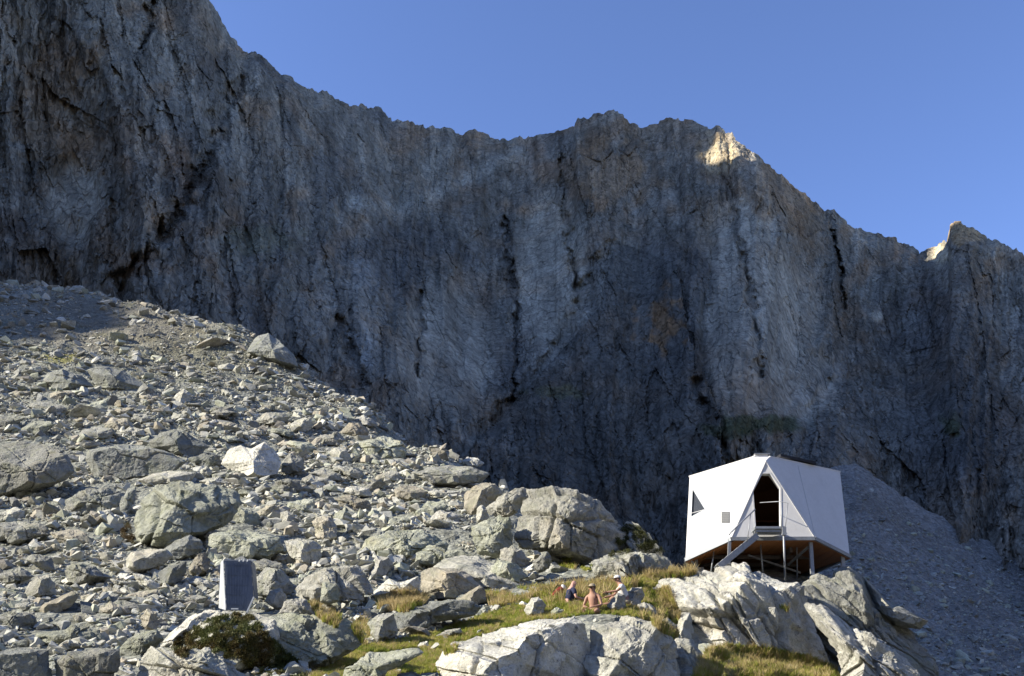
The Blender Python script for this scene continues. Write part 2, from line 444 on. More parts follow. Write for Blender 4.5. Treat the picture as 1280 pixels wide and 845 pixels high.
    hh = 0.88 + 0.24 * sstep(-0.8, 0.8, h1) ; C *= hh[:, None] ** 0.7
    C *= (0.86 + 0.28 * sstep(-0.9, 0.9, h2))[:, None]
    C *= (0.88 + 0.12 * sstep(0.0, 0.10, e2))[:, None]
    C = np.clip(C * np.array([1.17, 1.13, 0.96]), 0.03, 0.6)
    # back side of the ridge
    nc = len(ux); V = PP.reshape(nr, nc, 3)
    last = V[-1]
    b1 = last + np.array([0, 60, -50.0]); b2 = last * np.array([1, 1, 0]) + np.array([0, 500, -60.0])
    V = np.concatenate([V, b1[None], b2[None]], 0)
    C = C.reshape(nr, nc, 3); C = np.concatenate([C, C[-1:], C[-1:]], 0)
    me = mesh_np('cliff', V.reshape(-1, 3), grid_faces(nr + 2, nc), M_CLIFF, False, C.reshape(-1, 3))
    return link('cliff_wall', me, kind='structure')
build_cliff(); print('TIME cliff', time.time() - T0)

def build_massif():
    """the rest of the cirque, left of the picture: it holds the wall in its own shadow"""
    R = np.array([(-276, 5, 40), (-277, 30, 150), (-278, 45, 176), (-278, 58, 189), (-279, 76, 194), (-285, 100, 245), (-300, 140, 340), (-350, 200, 480), (-425, 320, 690), (-450, 370, 738), (-450, 392, 748),
                  (-450, 410, 750), (-450, 425, 753), (-450, 441, 748), (-450, 452, 714), (-450, 465, 715), (-450, 473, 722), (-450, 482, 762), (-450, 496, 784), (-450, 530, 792), (-450, 600, 822), (-450, 700, 855), (-450, 900, 870), (-450, 1200, 600)], float)
    k = np.linspace(0, len(R) - 1, 320); P = np.stack([np.interp(k, np.arange(len(R)), R[:, j]) for j in range(3)], 1)
    P[:, 2] += 3.5 * fbm(np.stack([P[:, 1] * .12, P[:, 1] * .03, P[:, 1] * 0], 1), 3)
    w = np.concatenate([-np.geomspace(1, 0.02, 30), [0], np.geomspace(0.02, 1, 30)])
    G = np.zeros((len(P), len(w), 3))
    for j, a in enumerate(w):
        side = P[:, 2] * (0.42 if a > 0 else 0.8) * abs(a)
        G[:, j, 0] = P[:, 0] + np.sign(a) * side; G[:, j, 1] = P[:, 1]
        G[:, j, 2] = P[:, 2] * (1 - abs(a)) - 12 * (abs(a) > .97)
        n = ridged(np.stack([G[:, j, 0] * .02, G[:, j, 1] * .02, G[:, j, 2] * .008], 1), 4)
        G[:, j, 0] += 16 * n * min(1, abs(a) * 3)
    C = np.ones((G.shape[0] * G.shape[1], 3)) * 0.2
    link('mountain_ridge', mesh_np('mountain_ridge', G.reshape(-1, 3), grid_faces(len(P), len(w)), M_CLIFF, False, C), kind='structure')
build_massif()
def build_opposite():
    """unseen far side of the valley, behind and right of the camera, added to block low sky light"""
    a = np.linspace(math.radians(-62), math.radians(-300), 260); rr = np.linspace(0, 1, 26)
    A_, R_ = np.meshgrid(a, rr)          # angle from +Y clockwise is -a
    dist = 420 + 520 * R_; n = ridged(np.stack([np.cos(A_) * 3.2, np.sin(A_) * 3.2, R_ * 1.5], -1).reshape(-1, 3), 5).reshape(A_.shape)
    edge = sstep(math.radians(-62), math.radians(-85), A_) * sstep(math.radians(-300), math.radians(-278), A_)
    H = (R_ ** 1.25) * (320 + 80 * n) * (0.35 + 0.65 * edge) - 20
    H = np.where(R_ >= 1, H * 0.96, H)
    X = -np.sin(A_) * dist; Y = np.cos(A_) * dist
    C = np.ones((X.size, 3)) * 0.15
    link('sky_blocking_mountains', mesh_np('sky_blocking_mountains', np.stack([X, Y, H], -1).reshape(-1, 3), grid_faces(*X.shape), M_CLIFF, False, C), kind='structure')  # unseen ring, added to cut the horizon glow
build_opposite()

# ------------------------------------------------------------------ talus at the foot of the wall
def mat_scree():
    m, nt, b = newmat('scree_gravel', 0.95, 0.1)
    pos = nd(nt, 'ShaderNodeNewGeometry').outputs['Position']
    n1 = noise(nt, pos, 0.05, 6, 0.6); n2 = noise(nt, pos, 0.9, 5, 0.75)
    vo = nd(nt, 'ShaderNodeTexVoronoi'); vo.inputs['Scale'].default_value = 1.1; nt.links.new(pos, vo.inputs['Vector'])
    c = ramp(nt, n1, [(0.3, (0.19, 0.18, 0.16)), (0.6, (0.26, 0.25, 0.225)), (0.8, (0.31, 0.30, 0.27))])
    c = mix(nt, 1.0, c, ramp(nt, n2, [(0.3, g3(0.65)), (0.7, g3(1.3))]), 'MULTIPLY')
    c = mix(nt, 1.0, c, ramp(nt, vo.outputs['Color'], [(0.1, g3(0.7)), (0.9, g3(1.25))]), 'MULTIPLY')
    nt.links.new(c, b.inputs['Base Color'])
    p = bump(nt, b, vo.outputs['Distance'], 0.5, 0.8); bump(nt, b, n2, 0.5, 0.8, p)
    return m
M_SCREE = mat_scree()

SCREE_TOP = [(300, 1000), (700, 830), (860, 745), (960, 665), (1010, 622), (1045, 600), (1075, 600), (1105, 622), (1140, 648), (1200, 676), (1280, 705), (1500, 760), (2000, 800)]
def scree_pos(px, t):
    gx_ = np.linspace(250, 2000, 800); gy_ = np.interp(gx_, [a for a, _ in SCREE_TOP], [b for _, b in SCREE_TOP])
    kk = np.hanning(31); gy_ = np.convolve(np.pad(gy_, 15, 'edge'), kk / kk.sum(), 'valid')
    top = np.interp(px, gx_, gy_)
    py = 1010 + (top - 1010) * t
    base = 150 + 40 * np.exp(-((px - 900) / 400.0) ** 2)
    D = base + (318 - base) * t ** 1.6
    P = unproj(px, py, D)
    r = fbm(np.stack([P[..., 0] * 0.03, P[..., 1] * 0.02, P[..., 0] * 0], -1).reshape(-1, 3), 5, 0.55).reshape(np.shape(px))
    r2 = ridged(np.stack([P[..., 0] * 0.09 + P[..., 1] * .02, P[..., 1] * 0.012, P[..., 0] * 0], -1).reshape(-1, 3), 3).reshape(np.shape(px))
    P[..., 2] += r * 1.4 - 1.0 * r2
    return P
def build_scree():
    px = np.linspace(300, 1900, 520); t = np.linspace(0, 1.05, 330)
    PX, T = np.meshgrid(px, t)
    P = scree_pos(PX, T); sh = PX.shape
    q = P.reshape(-1, 3)
    h, e = facets(q[:, :2] * 0.55, 5, 0.5, 0.5)
    z = h * 0.30 + 0.5 * ridged(np.stack([q[:, 0] * 0.25, q[:, 1] * 0.12, q[:, 0] * 0], 1), 3)
    q[:, 2] += z
    link('scree_slope', mesh_np('scree_slope', q, grid_faces(*sh), M_SCREE, False), kind='structure')
build_scree(); print('TIME scree', time.time() - T0)

# ------------------------------------------------------------------ near terrain
TAB = {
 -500: [(18, 880), (20, 858), (30, 748), (48, 600), (85, 428), (120, 335), (160, 430), (220, 620)],
 0:    [(18, 870), (20, 845), (24, 798), (30, 737), (40, 655), (58, 545), (85, 432), (118, 352), (140, 390), (220, 600)],
 100:  [(18, 868), (20, 845), (24, 798), (30, 736), (40, 652), (58, 546), (85, 436), (116, 360), (135, 400), (220, 640)],
 200:  [(18, 866), (20, 843), (24, 795), (30, 735), (40, 652), (58, 550), (85, 448), (108, 378), (126, 420), (220, 680)],
 300:  [(18, 866), (20, 843), (24, 795), (27, 768), (30, 740), (40, 658), (58, 562), (80, 478), (99, 404), (118, 450), (220, 750)],
 350:  [(18, 866), (20, 843), (24, 800), (30, 740), (40, 660), (58, 568), (80, 490), (92, 436), (110, 480), (220, 790)],
 450:  [(18, 868), (20, 848), (24, 806), (30, 740), (40, 664), (55, 590), (70, 535), (80, 494), (95, 530), (220, 850)],
 560:  [(18, 870), (20, 850), (24, 812), (28, 765), (32, 724), (40, 662), (50, 612), (62, 561), (76, 600), (220, 900)],
 640:  [(18, 880), (20, 856), (24, 803), (28, 757), (32, 720), (40, 660), (50, 607), (60, 650), (220, 950)],
 720:  [(18, 885), (20, 862), (24, 793), (28, 752), (31, 727), (36, 692), (42, 700), (55, 780), (220, 1000)],
 800:  [(18, 885), (20, 862), (24, 788), (28, 748), (31, 719), (34, 714), (38, 745), (55, 860), (220, 1000)],
 860:  [(18, 885), (20, 868), (24, 838), (27, 815), (29.3, 775), (31, 722), (32, 716), (35, 714), (39, 750), (55, 880), (220, 1000)],
 950:  [(18, 885), (20, 872), (24, 855), (26.5, 842), (28.2, 828), (29.6, 775), (31, 724), (36, 716), (40, 760), (55, 900), (220, 1000)],
 1060: [(18, 890), (20, 880), (24, 868), (27, 856), (29.5, 835), (31.2, 770), (33, 737), (37, 740), (41, 800), (55, 930), (220, 1010)],
 1160: [(18, 895), (20, 890), (24, 875), (28, 858), (32, 856), (38, 890), (55, 970), (220, 1020)],
 1300: [(18, 905), (20, 900), (28, 885), (40, 905), (55, 980), (220, 1030)],
 1900: [(18, 940), (28, 930), (40, 950), (55, 1000), (220, 1060)],
}
DROW = np.concatenate([np.linspace(2, 17.5, 20), np.geomspace(18, 58, 300), np.geomspace(58.3, 150, 210), np.geomspace(152, 220, 12)])
PCOL = np.concatenate([np.linspace(-520, -45, 60), np.linspace(-40, 1330, 640), np.linspace(1345, 1900, 40)])
def terrain_grid():
    keys = sorted(TAB)
    rows = []
    for k in keys:
        dd = [a for a, _ in TAB[k]]; yy = [b for _, b in TAB[k]]
        rows.append(np.interp(np.log(np.maximum(DROW, 18)), np.log(dd), yy))
    R = np.array(rows)                                  # keys x D
    Y = np.array([np.interp(PCOL, keys, R[:, j]) for j in range(len(DROW))])
    for _ in range(2):                                  # smooth the table
        k = np.hanning(23); k /= k.sum()
        Y[:, :] = np.apply_along_axis(lambda a: np.convolve(np.pad(a, 11, 'edge'), k, 'valid'), 1, Y)
    k = np.hanning(13); k /= k.sum()
    Y = np.apply_along_axis(lambda a: np.convolve(np.pad(a, 6, 'edge'), k, 'valid'), 0, Y)
    PX = np.broadcast_to(PCOL[None], Y.shape); DD = np.broadcast_to(DROW[:, None], Y.shape)
    P = unproj(PX, Y, DD)
    z18 = P[np.searchsorted(DROW, 18)][None, :, 2]
    near = (DD < 18)
    P[..., 2] = np.where(near, z18 * (DD / 18.0) ** 1.1, P[..., 2])
    return PX, DD, Y, P
PX_, DD_, TY_, TP_ = terrain_grid()
GRASS = [
 [(385, 850), (400, 832), (440, 808), (500, 800), (545, 790), (600, 770), (655, 752), (690, 742), (740, 735), (790, 722), (835, 716), (845, 722),
  (840, 760), (830, 770), (800, 772), (760, 768), (735, 768), (690, 775), (640, 785), (590, 800), (560, 815), (545, 850)],
 [(470, 762), (482, 747), (520, 748), (532, 752), (500, 764)],
 [(600, 740), (650, 748), (690, 738), (690, 745), (620, 760), (600, 752)],
 [(865, 850), (880, 820), (910, 812), (960, 815), (1010, 825), (1040, 840), (1050, 855)],
 [(800, 770), (845, 770), (850, 800), (835, 815), (860, 835), (858, 850), (838, 850)],
]
def grassmask(px, py):
    m = np.zeros(np.shape(px), bool)
    for g in GRASS: m |= in_poly(px, py, g)
    return m
def build_terrain():
    global TP_
    P = TP_; sh = PX_.shape; q = P.reshape(-1, 3)
    px = PX_.ravel(); py = TY_.ravel(); D = DD_.ravel()
    gm = grassmask(px, py) & (D < 36)
    far = sstep(20, 90, D)
    amp = np.where(gm, 0.25, 1.0)
    k3 = lambda s, o=0: np.stack([q[:, 0] * s, q[:, 1] * s, q[:, 2] * s * 0.3 + o], 1)
    h, e = facets(q[:, :2] * 0.42, 11, 0.7, 0.5); h2, e2 = facets(q[:, :2] * 1.3, 12, 0.7, 0.6)
    z = (0.16 + 0.35 * far) * fbm(k3(0.22), 4) + (0.07 + 0.04 * far) * h + (0.04 * (1 - far)) * h2 + 0.03 * fbm(k3(3.0, 4), 2)
    z *= sstep(2, 12, D)
    q[:, 2] += z * amp
    # ground colours: bare dust high on the left, turf, stone
    C = np.ones((len(px), 3)) * np.array([0.268, 0.275, 0.232])
    n = fbm(k3(0.35, 3), 4); n2 = fbm(k3(1.4, 8), 3)
    C *= (1 + 0.18 * n + 0.12 * n2)[:, None]
    def bl(m, c, k=1.0):
        nonlocal C
        m = np.clip(m * k, 0, 1)[:, None]; C = C * (1 - m) + np.array(c) * m
    dust = (1 - sstep(0.6, 1.25, np.hypot((px - 130) / 150, (py - 405) / 38) + 0.3 * n)) * (D > 70)
    bl(dust, (0.215, 0.20, 0.155), 0.85)
    soil = (1 - sstep(0.5, 1.2, np.hypot((px - 270) / 130, (py - 445) / 32) + 0.4 * n)) * (D > 50)
    bl(soil, (0.15, 0.14, 0.085), 0.6)
    bl(((n + 0.6 * n2) > 0.55) * (D > 30) * (D < 110), (0.12, 0.12, 0.07), 0.5)
    turf = 1 - sstep(0.5, 1.1, np.hypot((px - 78) / 34, (py - 449) / 11)); bl(turf * (D > 60), (0.23, 0.22, 0.07), 0.9)
    bl(gm.astype(float), (0.12, 0.125, 0.045), 0.95)
    me = mesh_np('slope_ground', q, grid_faces(*sh), M_GROUND, False, C)
    link('rocky_slope', me, kind='structure')
    TP_ = q.reshape(P.shape)
def mat_ground():
    m, nt, b = newmat('slope_ground', 0.95, 0.1)
    pos = nd(nt, 'ShaderNodeNewGeometry').outputs['Position']
    col = nd(nt, 'ShaderNodeVertexColor', layer_name='Col').outputs[0]
    n1 = noise(nt, pos, 1.5, 6, 0.7); n2 = noise(nt, pos, 9, 5, 0.75)
    vo = nd(nt, 'ShaderNodeTexVoronoi'); vo.inputs['Scale'].default_value = 4.5; nt.links.new(pos, vo.inputs['Vector'])
    c = mix(nt, 1.0, col, ramp(nt, n1, [(0.3, g3(0.7)), (0.7, g3(1.25))]), 'MULTIPLY')
    c = mix(nt, 1.0, c, ramp(nt, n2, [(0.3, g3(0.65)), (0.7, g3(1.3))]), 'MULTIPLY')
    c = mix(nt, 1.0, c, ramp(nt, vo.outputs['Color'], [(0.1, g3(0.75)), (0.9, g3(1.2))]), 'MULTIPLY')
    nt.links.new(c, b.inputs['Base Color'])
    p = bump(nt, b, vo.outputs['Distance'], 0.15, 0.8); p = bump(nt, b, n1, 0.2, 0.8, p); bump(nt, b, n2, 0.08, 0.8, p)
    return m
M_GROUND = mat_ground()
build_terrain(); print('TIME terrain', time.time() - T0)
def ground_bi(px, D):
    """position on the near terrain for photo column px and distance D"""
    px = np.asarray(px, float); D = np.asarray(D, float)
    ci = np.clip(np.interp(px, PCOL, np.arange(len(PCOL))), 0, len(PCOL) - 1.001)
    ri = np.clip(np.interp(D, DROW, np.arange(len(DROW))), 0, len(DROW) - 1.001)
    c0 = ci.astype(int); r0 = ri.astype(int); fc = (ci - c0)[..., None]; fr = (ri - r0)[..., None]
    A = TP_[r0, c0] * (1 - fc) + TP_[r0, c0 + 1] * fc; B = TP_[r0 + 1, c0] * (1 - fc) + TP_[r0 + 1, c0 + 1] * fc
    return A * (1 - fr) + B * fr
def depth_at(px, py):
    """nearest distance at which the terrain is seen at photo pixel (px, py)"""
    c = int(round(np.interp(px, PCOL, np.arange(len(PCOL)))))
    col = TY_[:, c]; ok = np.where((col <= py) & (DROW >= 18))[0]
    if len(ok) == 0: return float(DROW[np.argmin(np.where(DROW >= 18, col, 1e9))])
    return float(DROW[ok[0]])
def ground_z(x, y):
    """terrain height under world (x, y) near the hut (few points)"""
    r = int(round(np.interp(y, DROW, np.arange(len(DROW)))))
    return float(np.interp(x, TP_[r, :, 0], TP_[r, :, 2]))
# far ground: one low sheet to the horizon, below everything else
n_ = 60; gx = np.sign(np.linspace(-1, 1, n_)) * np.abs(np.linspace(-1, 1, n_)) ** 2 * 6000
GX, GY = np.meshgrid(gx, gx)
GZ = -6 + 0.0 * GX
link('valley_ground', mesh_np('valley_ground', np.stack([GX, GY, GZ], -1).reshape(-1, 3), grid_faces(n_, n_), M_SCREE, True), kind='structure')
# ------------------------------------------------------------------ boulders
_ico = {}
def ico(n):
    if n not in _ico:
        bm = bmesh.new(); bmesh.ops.create_icosphere(bm, subdivisions=n, radius=1.0)
        V = np.array([v.co[:] for v in bm.verts], np.float32); Fc = np.array([[v.index for v in f.verts] for f in bm.faces], np.int32)
        bm.free(); _ico[n] = (V, Fc)
    V, Fc = _ico[n]; return V.copy(), Fc

def unit_rock(seed, sub=3, nplanes=14, sharp=0.6, rough=0.05):
    r = np.random.default_rng(seed); V, Fc = ico(sub)
    V = V * 1.25
    for k in range(nplanes):
        n = r.normal(size=3); n /= np.linalg.norm(n); d = r.uniform(sharp, 0.95)
        s = V @ n - d; V -= np.clip(s, 0, None)[:, None] * n
    V += V / np.linalg.norm(V, axis=1)[:, None] * (rough * fbm(V * 2.5 + seed, 3))[:, None]
    m = np.abs(V).max(0); return (V / m * 0.5).astype(np.float32), Fc

def hull_rock(seed, n=12, sub=0, rough=0.0, bev=0.0):
    r = np.random.default_rng(seed); bm = bmesh.new()
    for k in range(n):
        v = r.normal(size=3); v /= np.linalg.norm(v); v = np.sign(v) * np.abs(v) ** 0.7; bm.verts.new(v * r.uniform(.85, 1.0))
    h = bmesh.ops.convex_hull(bm, input=bm.verts); bmesh.ops.delete(bm, geom=list({g for g in h['geom_interior'] + h['geom_unused'] if isinstance(g, bmesh.types.BMVert)}), context='VERTS')
    if bev: bmesh.ops.bevel(bm, geom=bm.edges[:], offset=bev, segments=1, affect='EDGES')
    bmesh.ops.triangulate(bm, faces=bm.faces[:])
    if sub:
        bmesh.ops.subdivide_edges(bm, edges=bm.edges[:], cuts=sub, use_grid_fill=True); bmesh.ops.triangulate(bm, faces=bm.faces[:])
    bm.verts.ensure_lookup_table()
    V = np.array([v.co[:] for v in bm.verts], np.float32); Fc = np.array([[v.index for v in f.verts] for f in bm.faces], np.int32); bm.free()
    if rough: V += V / np.linalg.norm(V, axis=1)[:, None] * (rough * fbm(V * 2.6 + seed, 4, 0.6))[:, None]
    return (V / np.abs(V).max(0) * 0.5).astype(np.float32), Fc
BOULDERS = []          # for exclusion and ray casting
DEF_PLANES = [(-.62, -.6, .35, .62), (.62, -.62, .2, .62), (0, -.55, .8, .66), (-.25, -.95, -.05, .72), (.35, -.9, .1, .74), (-.85, -.2, .45, .8), (.8, -.25, .5, .8), (0, .3, .95, .85)]
def traced_boulder(pts, tone, label, thick=0.75, planes=None, name='boulder', rough=1.0, D=None, strat=None, up=0.0, group='granite boulders on the rocky slope', sub=None, cat='boulder', cuts=()):
    pts = np.array(pts, float); seed = int(pts[0, 0] * 7 + pts[0, 1] * 3) & 0xffff; r = np.random.default_rng(seed)
    # area centroid
    x, y = pts[:, 0], pts[:, 1]; x1, y1 = np.roll(x, -1), np.roll(y, -1); cr = x * y1 - x1 * y; A = cr.sum() / 2
    cx, cy = ((x + x1) * cr).sum() / 6 / A, ((y + y1) * cr).sum() / 6 / A
    w, h = np.ptp(x), np.ptp(y); size = max(w, h)
    if D is None:
        yb = np.percentile(y, 88); D = depth_at(x[np.argmax(y)] * 0.4 + cx * 0.6, min(yb, 900))
    hw = (w * 0.5 + h * 0.5) / 2 / F * D
    Tm = thick * hw; Dc = D + 0.15 * Tm + up
    if sub is None: sub = 7 if size > 150 else 6 if size > 60 else 5 if size > 22 else 4
    S, Fc = ico(sub)
    S = S.astype(float)
    for k, pl in enumerate(planes or DEF_PLANES):
        n = np.array(pl[:3]) + (r.normal(size=3) * 0.16 if planes is None else 0); n /= np.linalg.norm(n)
        d = pl[3] + (r.uniform(-.07, .07) if planes is None else 0)
        s = S @ n - d; S -= np.clip(s, 0, None)[:, None] * n * 0.97
    phi = np.arctan2(S[:, 2], S[:, 0]); rad = np.hypot(S[:, 0], S[:, 2])
    nb = 90; bi = ((phi + np.pi) / (2 * np.pi) * nb).astype(int) % nb
    mx = np.zeros(nb); np.maximum.at(mx, bi, rad)
    mx = np.where(mx < 0.2, 1, mx); mx = (np.roll(mx, 1) + mx + np.roll(mx, -1)) / 3
    fb = (phi + np.pi) / (2 * np.pi) * nb - 0.5; i0 = np.floor(fb).astype(int) % nb; ff = fb - np.floor(fb)
    m = mx[i0] * (1 - ff) + mx[(i0 + 1) % nb] * ff
    # polygon radius along each direction (image: x right, y down)
    dx, dy = np.cos(phi), -np.sin(phi); R = np.full(len(phi), 0.0)
    for (ax, ay), (bx, by) in zip(pts, np.roll(pts, -1, 0)):
        ex, ey = bx - ax, by - ay; den = dx * ey - dy * ex
        den = np.where(np.abs(den) < 1e-9, 1e-9, den)
        t = ((ax - cx) * ey - (ay - cy) * ex) / den; s = ((ax - cx) * dy - (ay - cy) * dx) / den
        ok = (t > 0) & (s >= -1e-6) & (s <= 1 + 1e-6); R = np.where(ok, np.maximum(R, t), R)
    R = np.where(R <= 0, min(w, h) / 2, R)
    rr = np.minimum(rad / m, 1.02)
    PX = cx + dx * rr * R; PY = cy + dy * rr * R
    DD = Dc + S[:, 1] * Tm * 1.25
    P = unproj(PX, PY, DD)
    # relief
    n = P - P.mean(0); n[:, 2] *= 1.2; n /= np.linalg.norm(n, axis=1)[:, None] + 1e-9
    L = hw * 2
    amp = rough * min(0.10 * L, 0.26)
    q = P + r.uniform(0, 50, 3)
    sc = 2.4 / min(L, 3.0)
    dsp = 0.55 * fbm(q * sc * 0.7, 4, 0.55) - 0.30 * np.clip(ridged(q * sc * 0.55 + 5, 3) - 0.8, 0, 1)
    u2 = np.stack([q[:, 0] * 0.8 + q[:, 1] * 0.6, q[:, 2] + 0.25 * q[:, 0]], 1)
    if strat is not None:      # slabs and joints running along the given image direction
        c, s_ = math.cos(strat), math.sin(strat)
        along = q[:, 0] * c + q[:, 2] * s_; across = -q[:, 0] * s_ + q[:, 2] * c
        u2 = np.stack([along * 0.35, across * 1.15 + q[:, 1] * 0.3], 1) / max(L, 1) * 5
        h1, e1 = facets(u2, seed % 50, 0.8, 0.8); h2, e2 = facets(u2 * 2.3, seed % 50 + 1, 0.8, 0.8)
        dsp += 0.40 * h1 + 0.20 * h2 - 0.9 * (1 - sstep(0, 0.10, e1)) - 0.45 * (1 - sstep(0, 0.14, e2))
    else:
        h1, e1 = facets(u2 * sc * 1.0, seed % 50, 0.8, 0.7); h2, e2 = facets(u2[:, ::-1] * sc * 2.2, seed % 50 + 1, 0.8, 0.7)
        dsp += 0.38 * h1 + 0.16 * h2 - 0.5 * (1 - sstep(0, 0.06, e1)) * (size > 50)
    for c in cuts:             # open joints traced in the photo: (points, width px, depth m)
        k = np.exp(-(seg_dist(PX, PY, c[0]) / c[1]) ** 2) * (S[:, 1] < 0.1); dsp -= k * c[2] / amp
    dsp += (0.16 * fbm(q * 4.5, 3, 0.7) - 0.10 * np.abs(perlin(q * 9))) * min(1, 0.9 / max(L, .5) + .5)
    P = P + n * (dsp * amp)[:, None]
    c0 = np.array(unproj(cx, np.max(y), Dc)); me = mesh_np(name, P - c0, Fc, ROCK[tone], False)
    o = link(name, me, None, tuple(c0), label=label, category=cat, group=group)
    BOULDERS.append((pts, o, Dc)); return o

TB = traced_boulder; PENDING = []; SLABS = []
LEFTRIGHT = [(-.72, -.55, .40, .50), (.55, -.75, .05, .50), (0, -.4, .92, .70), (-.2, -.95, .1, .80), (.9, -.3, .2, .82), (-.95, -.1, .3, .85)]
WHALE = [(-.45, -.5, .75, .52), (.6, -.78, .0, .42), (.2, -.3, .93, .62), (-.8, -.5, .2, .75)]
SLAB = [(0, -.5, .86, .45), (-.3, -.95, .0, .75), (.4, -.85, .2, .75), (-.5, -.3, .8, .6)]
# --- around the hut and the meadow
TB([(818, 737), (828, 724), (850, 719), (868, 714), (880, 708), (905, 703), (930, 702), (945, 712), (965, 722), (990, 728), (1006, 732), (1010, 760), (1022, 800), (1042, 845), (1050, 880),
    (960, 880), (900, 860), (868, 835), (850, 800), (845, 775), (830, 765)], 'white', 'large pale knoll of jointed granite directly under the stilts of the white shelter', 0.62,
   [(-.75, -.42, .52, .50), (.28, -.95, .12, .40), (0, -.2, .98, .70), (.8, -.5, .3, .75), (-.3, -.9, .2, .62)], 'rock_outcrop', 0.8, D=28.7, strat=-1.0, cat='rock outcrop', group=None,
   cuts=[([(962, 722), (975, 770), (985, 830)], 3.0, 0.5), ([(885, 735), (900, 760), (935, 800)], 2.0, 0.25), ([(915, 740), (930, 770)], 1.6, 0.2), ([(955, 770), (972, 815)], 1.8, 0.25), ([(868, 742), (880, 790)], 2, 0.2)])
TB([(998, 728), (1015, 722), (1040, 716), (1060, 706), (1076, 716), (1090, 742), (1105, 758), (1128, 775), (1150, 800), (1172, 832), (1185, 880), (1080, 890), (1050, 840), (1015, 800), (1000, 760)],
   'grey', 'mossy grey rock shoulder dropping away to the right of the shelter', 0.7, [(.5, -.8, .3, .5), (-.3, -.9, .3, .6), (.75, -.4, .5, .6), (0, -.3, .95, .75)], 'rock_outcrop', 1.0, D=30.0, strat=-0.75, cat='rock outcrop', group=None)
TB([(1003, 756), (1008, 750), (1022, 750), (1036, 760), (1060, 778), (1088, 792), (1118, 812), (1150, 842), (1160, 880), (1075, 885), (1058, 860), (1045, 825), (1030, 795), (1015, 775)],
   'white', 'bright white rock spur slanting down to the right in front of the knoll', 0.7, [(-.8, -.45, .35, .34), (.5, -.8, .3, .42), (0, -.3, .95, .7)], 'rock_outcrop', 1.1, D=26.8, strat=-0.8, cat='rock outcrop', group=None)
TB([(1075, 716), (1088, 728), (1105, 750), (1128, 760), (1150, 772), (1162, 776), (1150, 786), (1120, 782), (1100, 768), (1084, 748)], 'grey', 'long thin grey slab lying on the right edge of the mossy shoulder', 1.0, SLAB, D=30.6, rough=.5)
TB([(639, 672), (641, 652), (655, 627), (665, 618), (700, 618), (722, 616), (745, 628), (768, 648), (782, 665), (776, 692), (757, 706), (728, 707), (710, 702), (690, 692), (668, 690), (646, 688)], 'pale',
   'biggest rounded boulder on the skyline, above the seated people', 0.9, [(-.7, -.6, .35, .6), (.5, -.8, .2, .55), (-.1, -.85, .5, .66), (.1, -.5, .85, .78), (.85, -.3, .4, .78)], rough=1.25, D=33.5,
   cuts=[([(695, 630), (688, 655), (680, 690)], 2.0, 0.22), ([(672, 640), (668, 680)], 1.8, 0.15), ([(745, 660), (750, 700)], 2, 0.2), ([(705, 652), (745, 650)], 2, 0.14)])
TB([(752, 715), (758, 690), (768, 660), (782, 651), (798, 658), (812, 671), (828, 688), (842, 702), (852, 716), (830, 722), (790, 726)], 'grey', 'smooth grey dome of rock with brown heather, left of the shelter', 0.8, None, rough=0.7, D=34.0, strat=-1.2)
TB([(735, 704), (760, 692), (791, 688), (812, 689), (830, 698), (842, 712), (812, 720), (786, 729), (760, 724), (743, 716)], 'grey', 'upright grey rock face just behind the person in the white cap', 0.7, LEFTRIGHT, rough=0.8, D=31.3, strat=-1.4)
TB([(589, 658), (605, 650), (638, 645), (642, 690), (634, 700), (612, 698), (596, 692), (592, 676)], 'green', 'lichen covered block leaning against the left foot of the biggest boulder', 0.8, None, D=33.2)
TB([(580, 619), (591, 607), (604, 602), (620, 604), (628, 618), (612, 632), (606, 641), (589, 642), (581, 632)], 'warm', 'squarish tan block with a flat green top on the ridge line', 0.9, LEFTRIGHT, D=37)
TB([(608, 636), (630, 618), (645, 608), (657, 607), (664, 618), (650, 635), (634, 648), (622, 650), (612, 642)], 'pale', 'tilted pale boulder wedged between the tan block and the biggest boulder', 0.8, None, D=36)
TB([(596, 636), (603, 632), (609, 637), (612, 652), (596, 654)], 'pale', 'small upright pale pillar of stone below the tilted boulder', 0.9, LEFTRIGHT, D=35.3)
TB([(543, 708), (556, 698), (578, 694), (598, 695), (620, 706), (636, 718), (662, 728), (680, 740), (655, 748), (610, 743), (575, 730), (548, 722)], 'pale', 'broad flat whitish slab above the left end of the meadow', 0.9, SLAB, rough=0.6, D=31)
TB([(526, 722), (527, 715), (541, 711), (572, 710), (590, 719), (604, 734), (597, 746), (562, 748), (541, 747), (527, 742)], 'warm', 'large cut-looking block with a sunlit left end at the meadow edge', 0.9, [(-.85, -.5, .1, .42), (.25, -.95, .0, .42), (0, -.25, .97, .62), (.8, -.4, .4, .7)], rough=0.5)
TB([(570, 750), (582, 742), (600, 731), (606, 735), (608, 752), (594, 758), (574, 757)], 'warm', 'wedge shaped rock leaning on the right end of the dark ledge', 0.9, LEFTRIGHT, rough=0.5)
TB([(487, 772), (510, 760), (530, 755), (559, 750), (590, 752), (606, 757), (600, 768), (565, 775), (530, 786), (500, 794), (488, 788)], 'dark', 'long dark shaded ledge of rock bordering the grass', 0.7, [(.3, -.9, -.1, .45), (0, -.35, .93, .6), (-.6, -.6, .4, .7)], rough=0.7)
TB([(457, 777), (478, 768), (492, 767), (498, 790), (482, 799), (471, 806), (464, 793)], 'grey', 'pointed grey block at the left tip of the dark ledge', 0.9, LEFTRIGHT, rough=0.6)
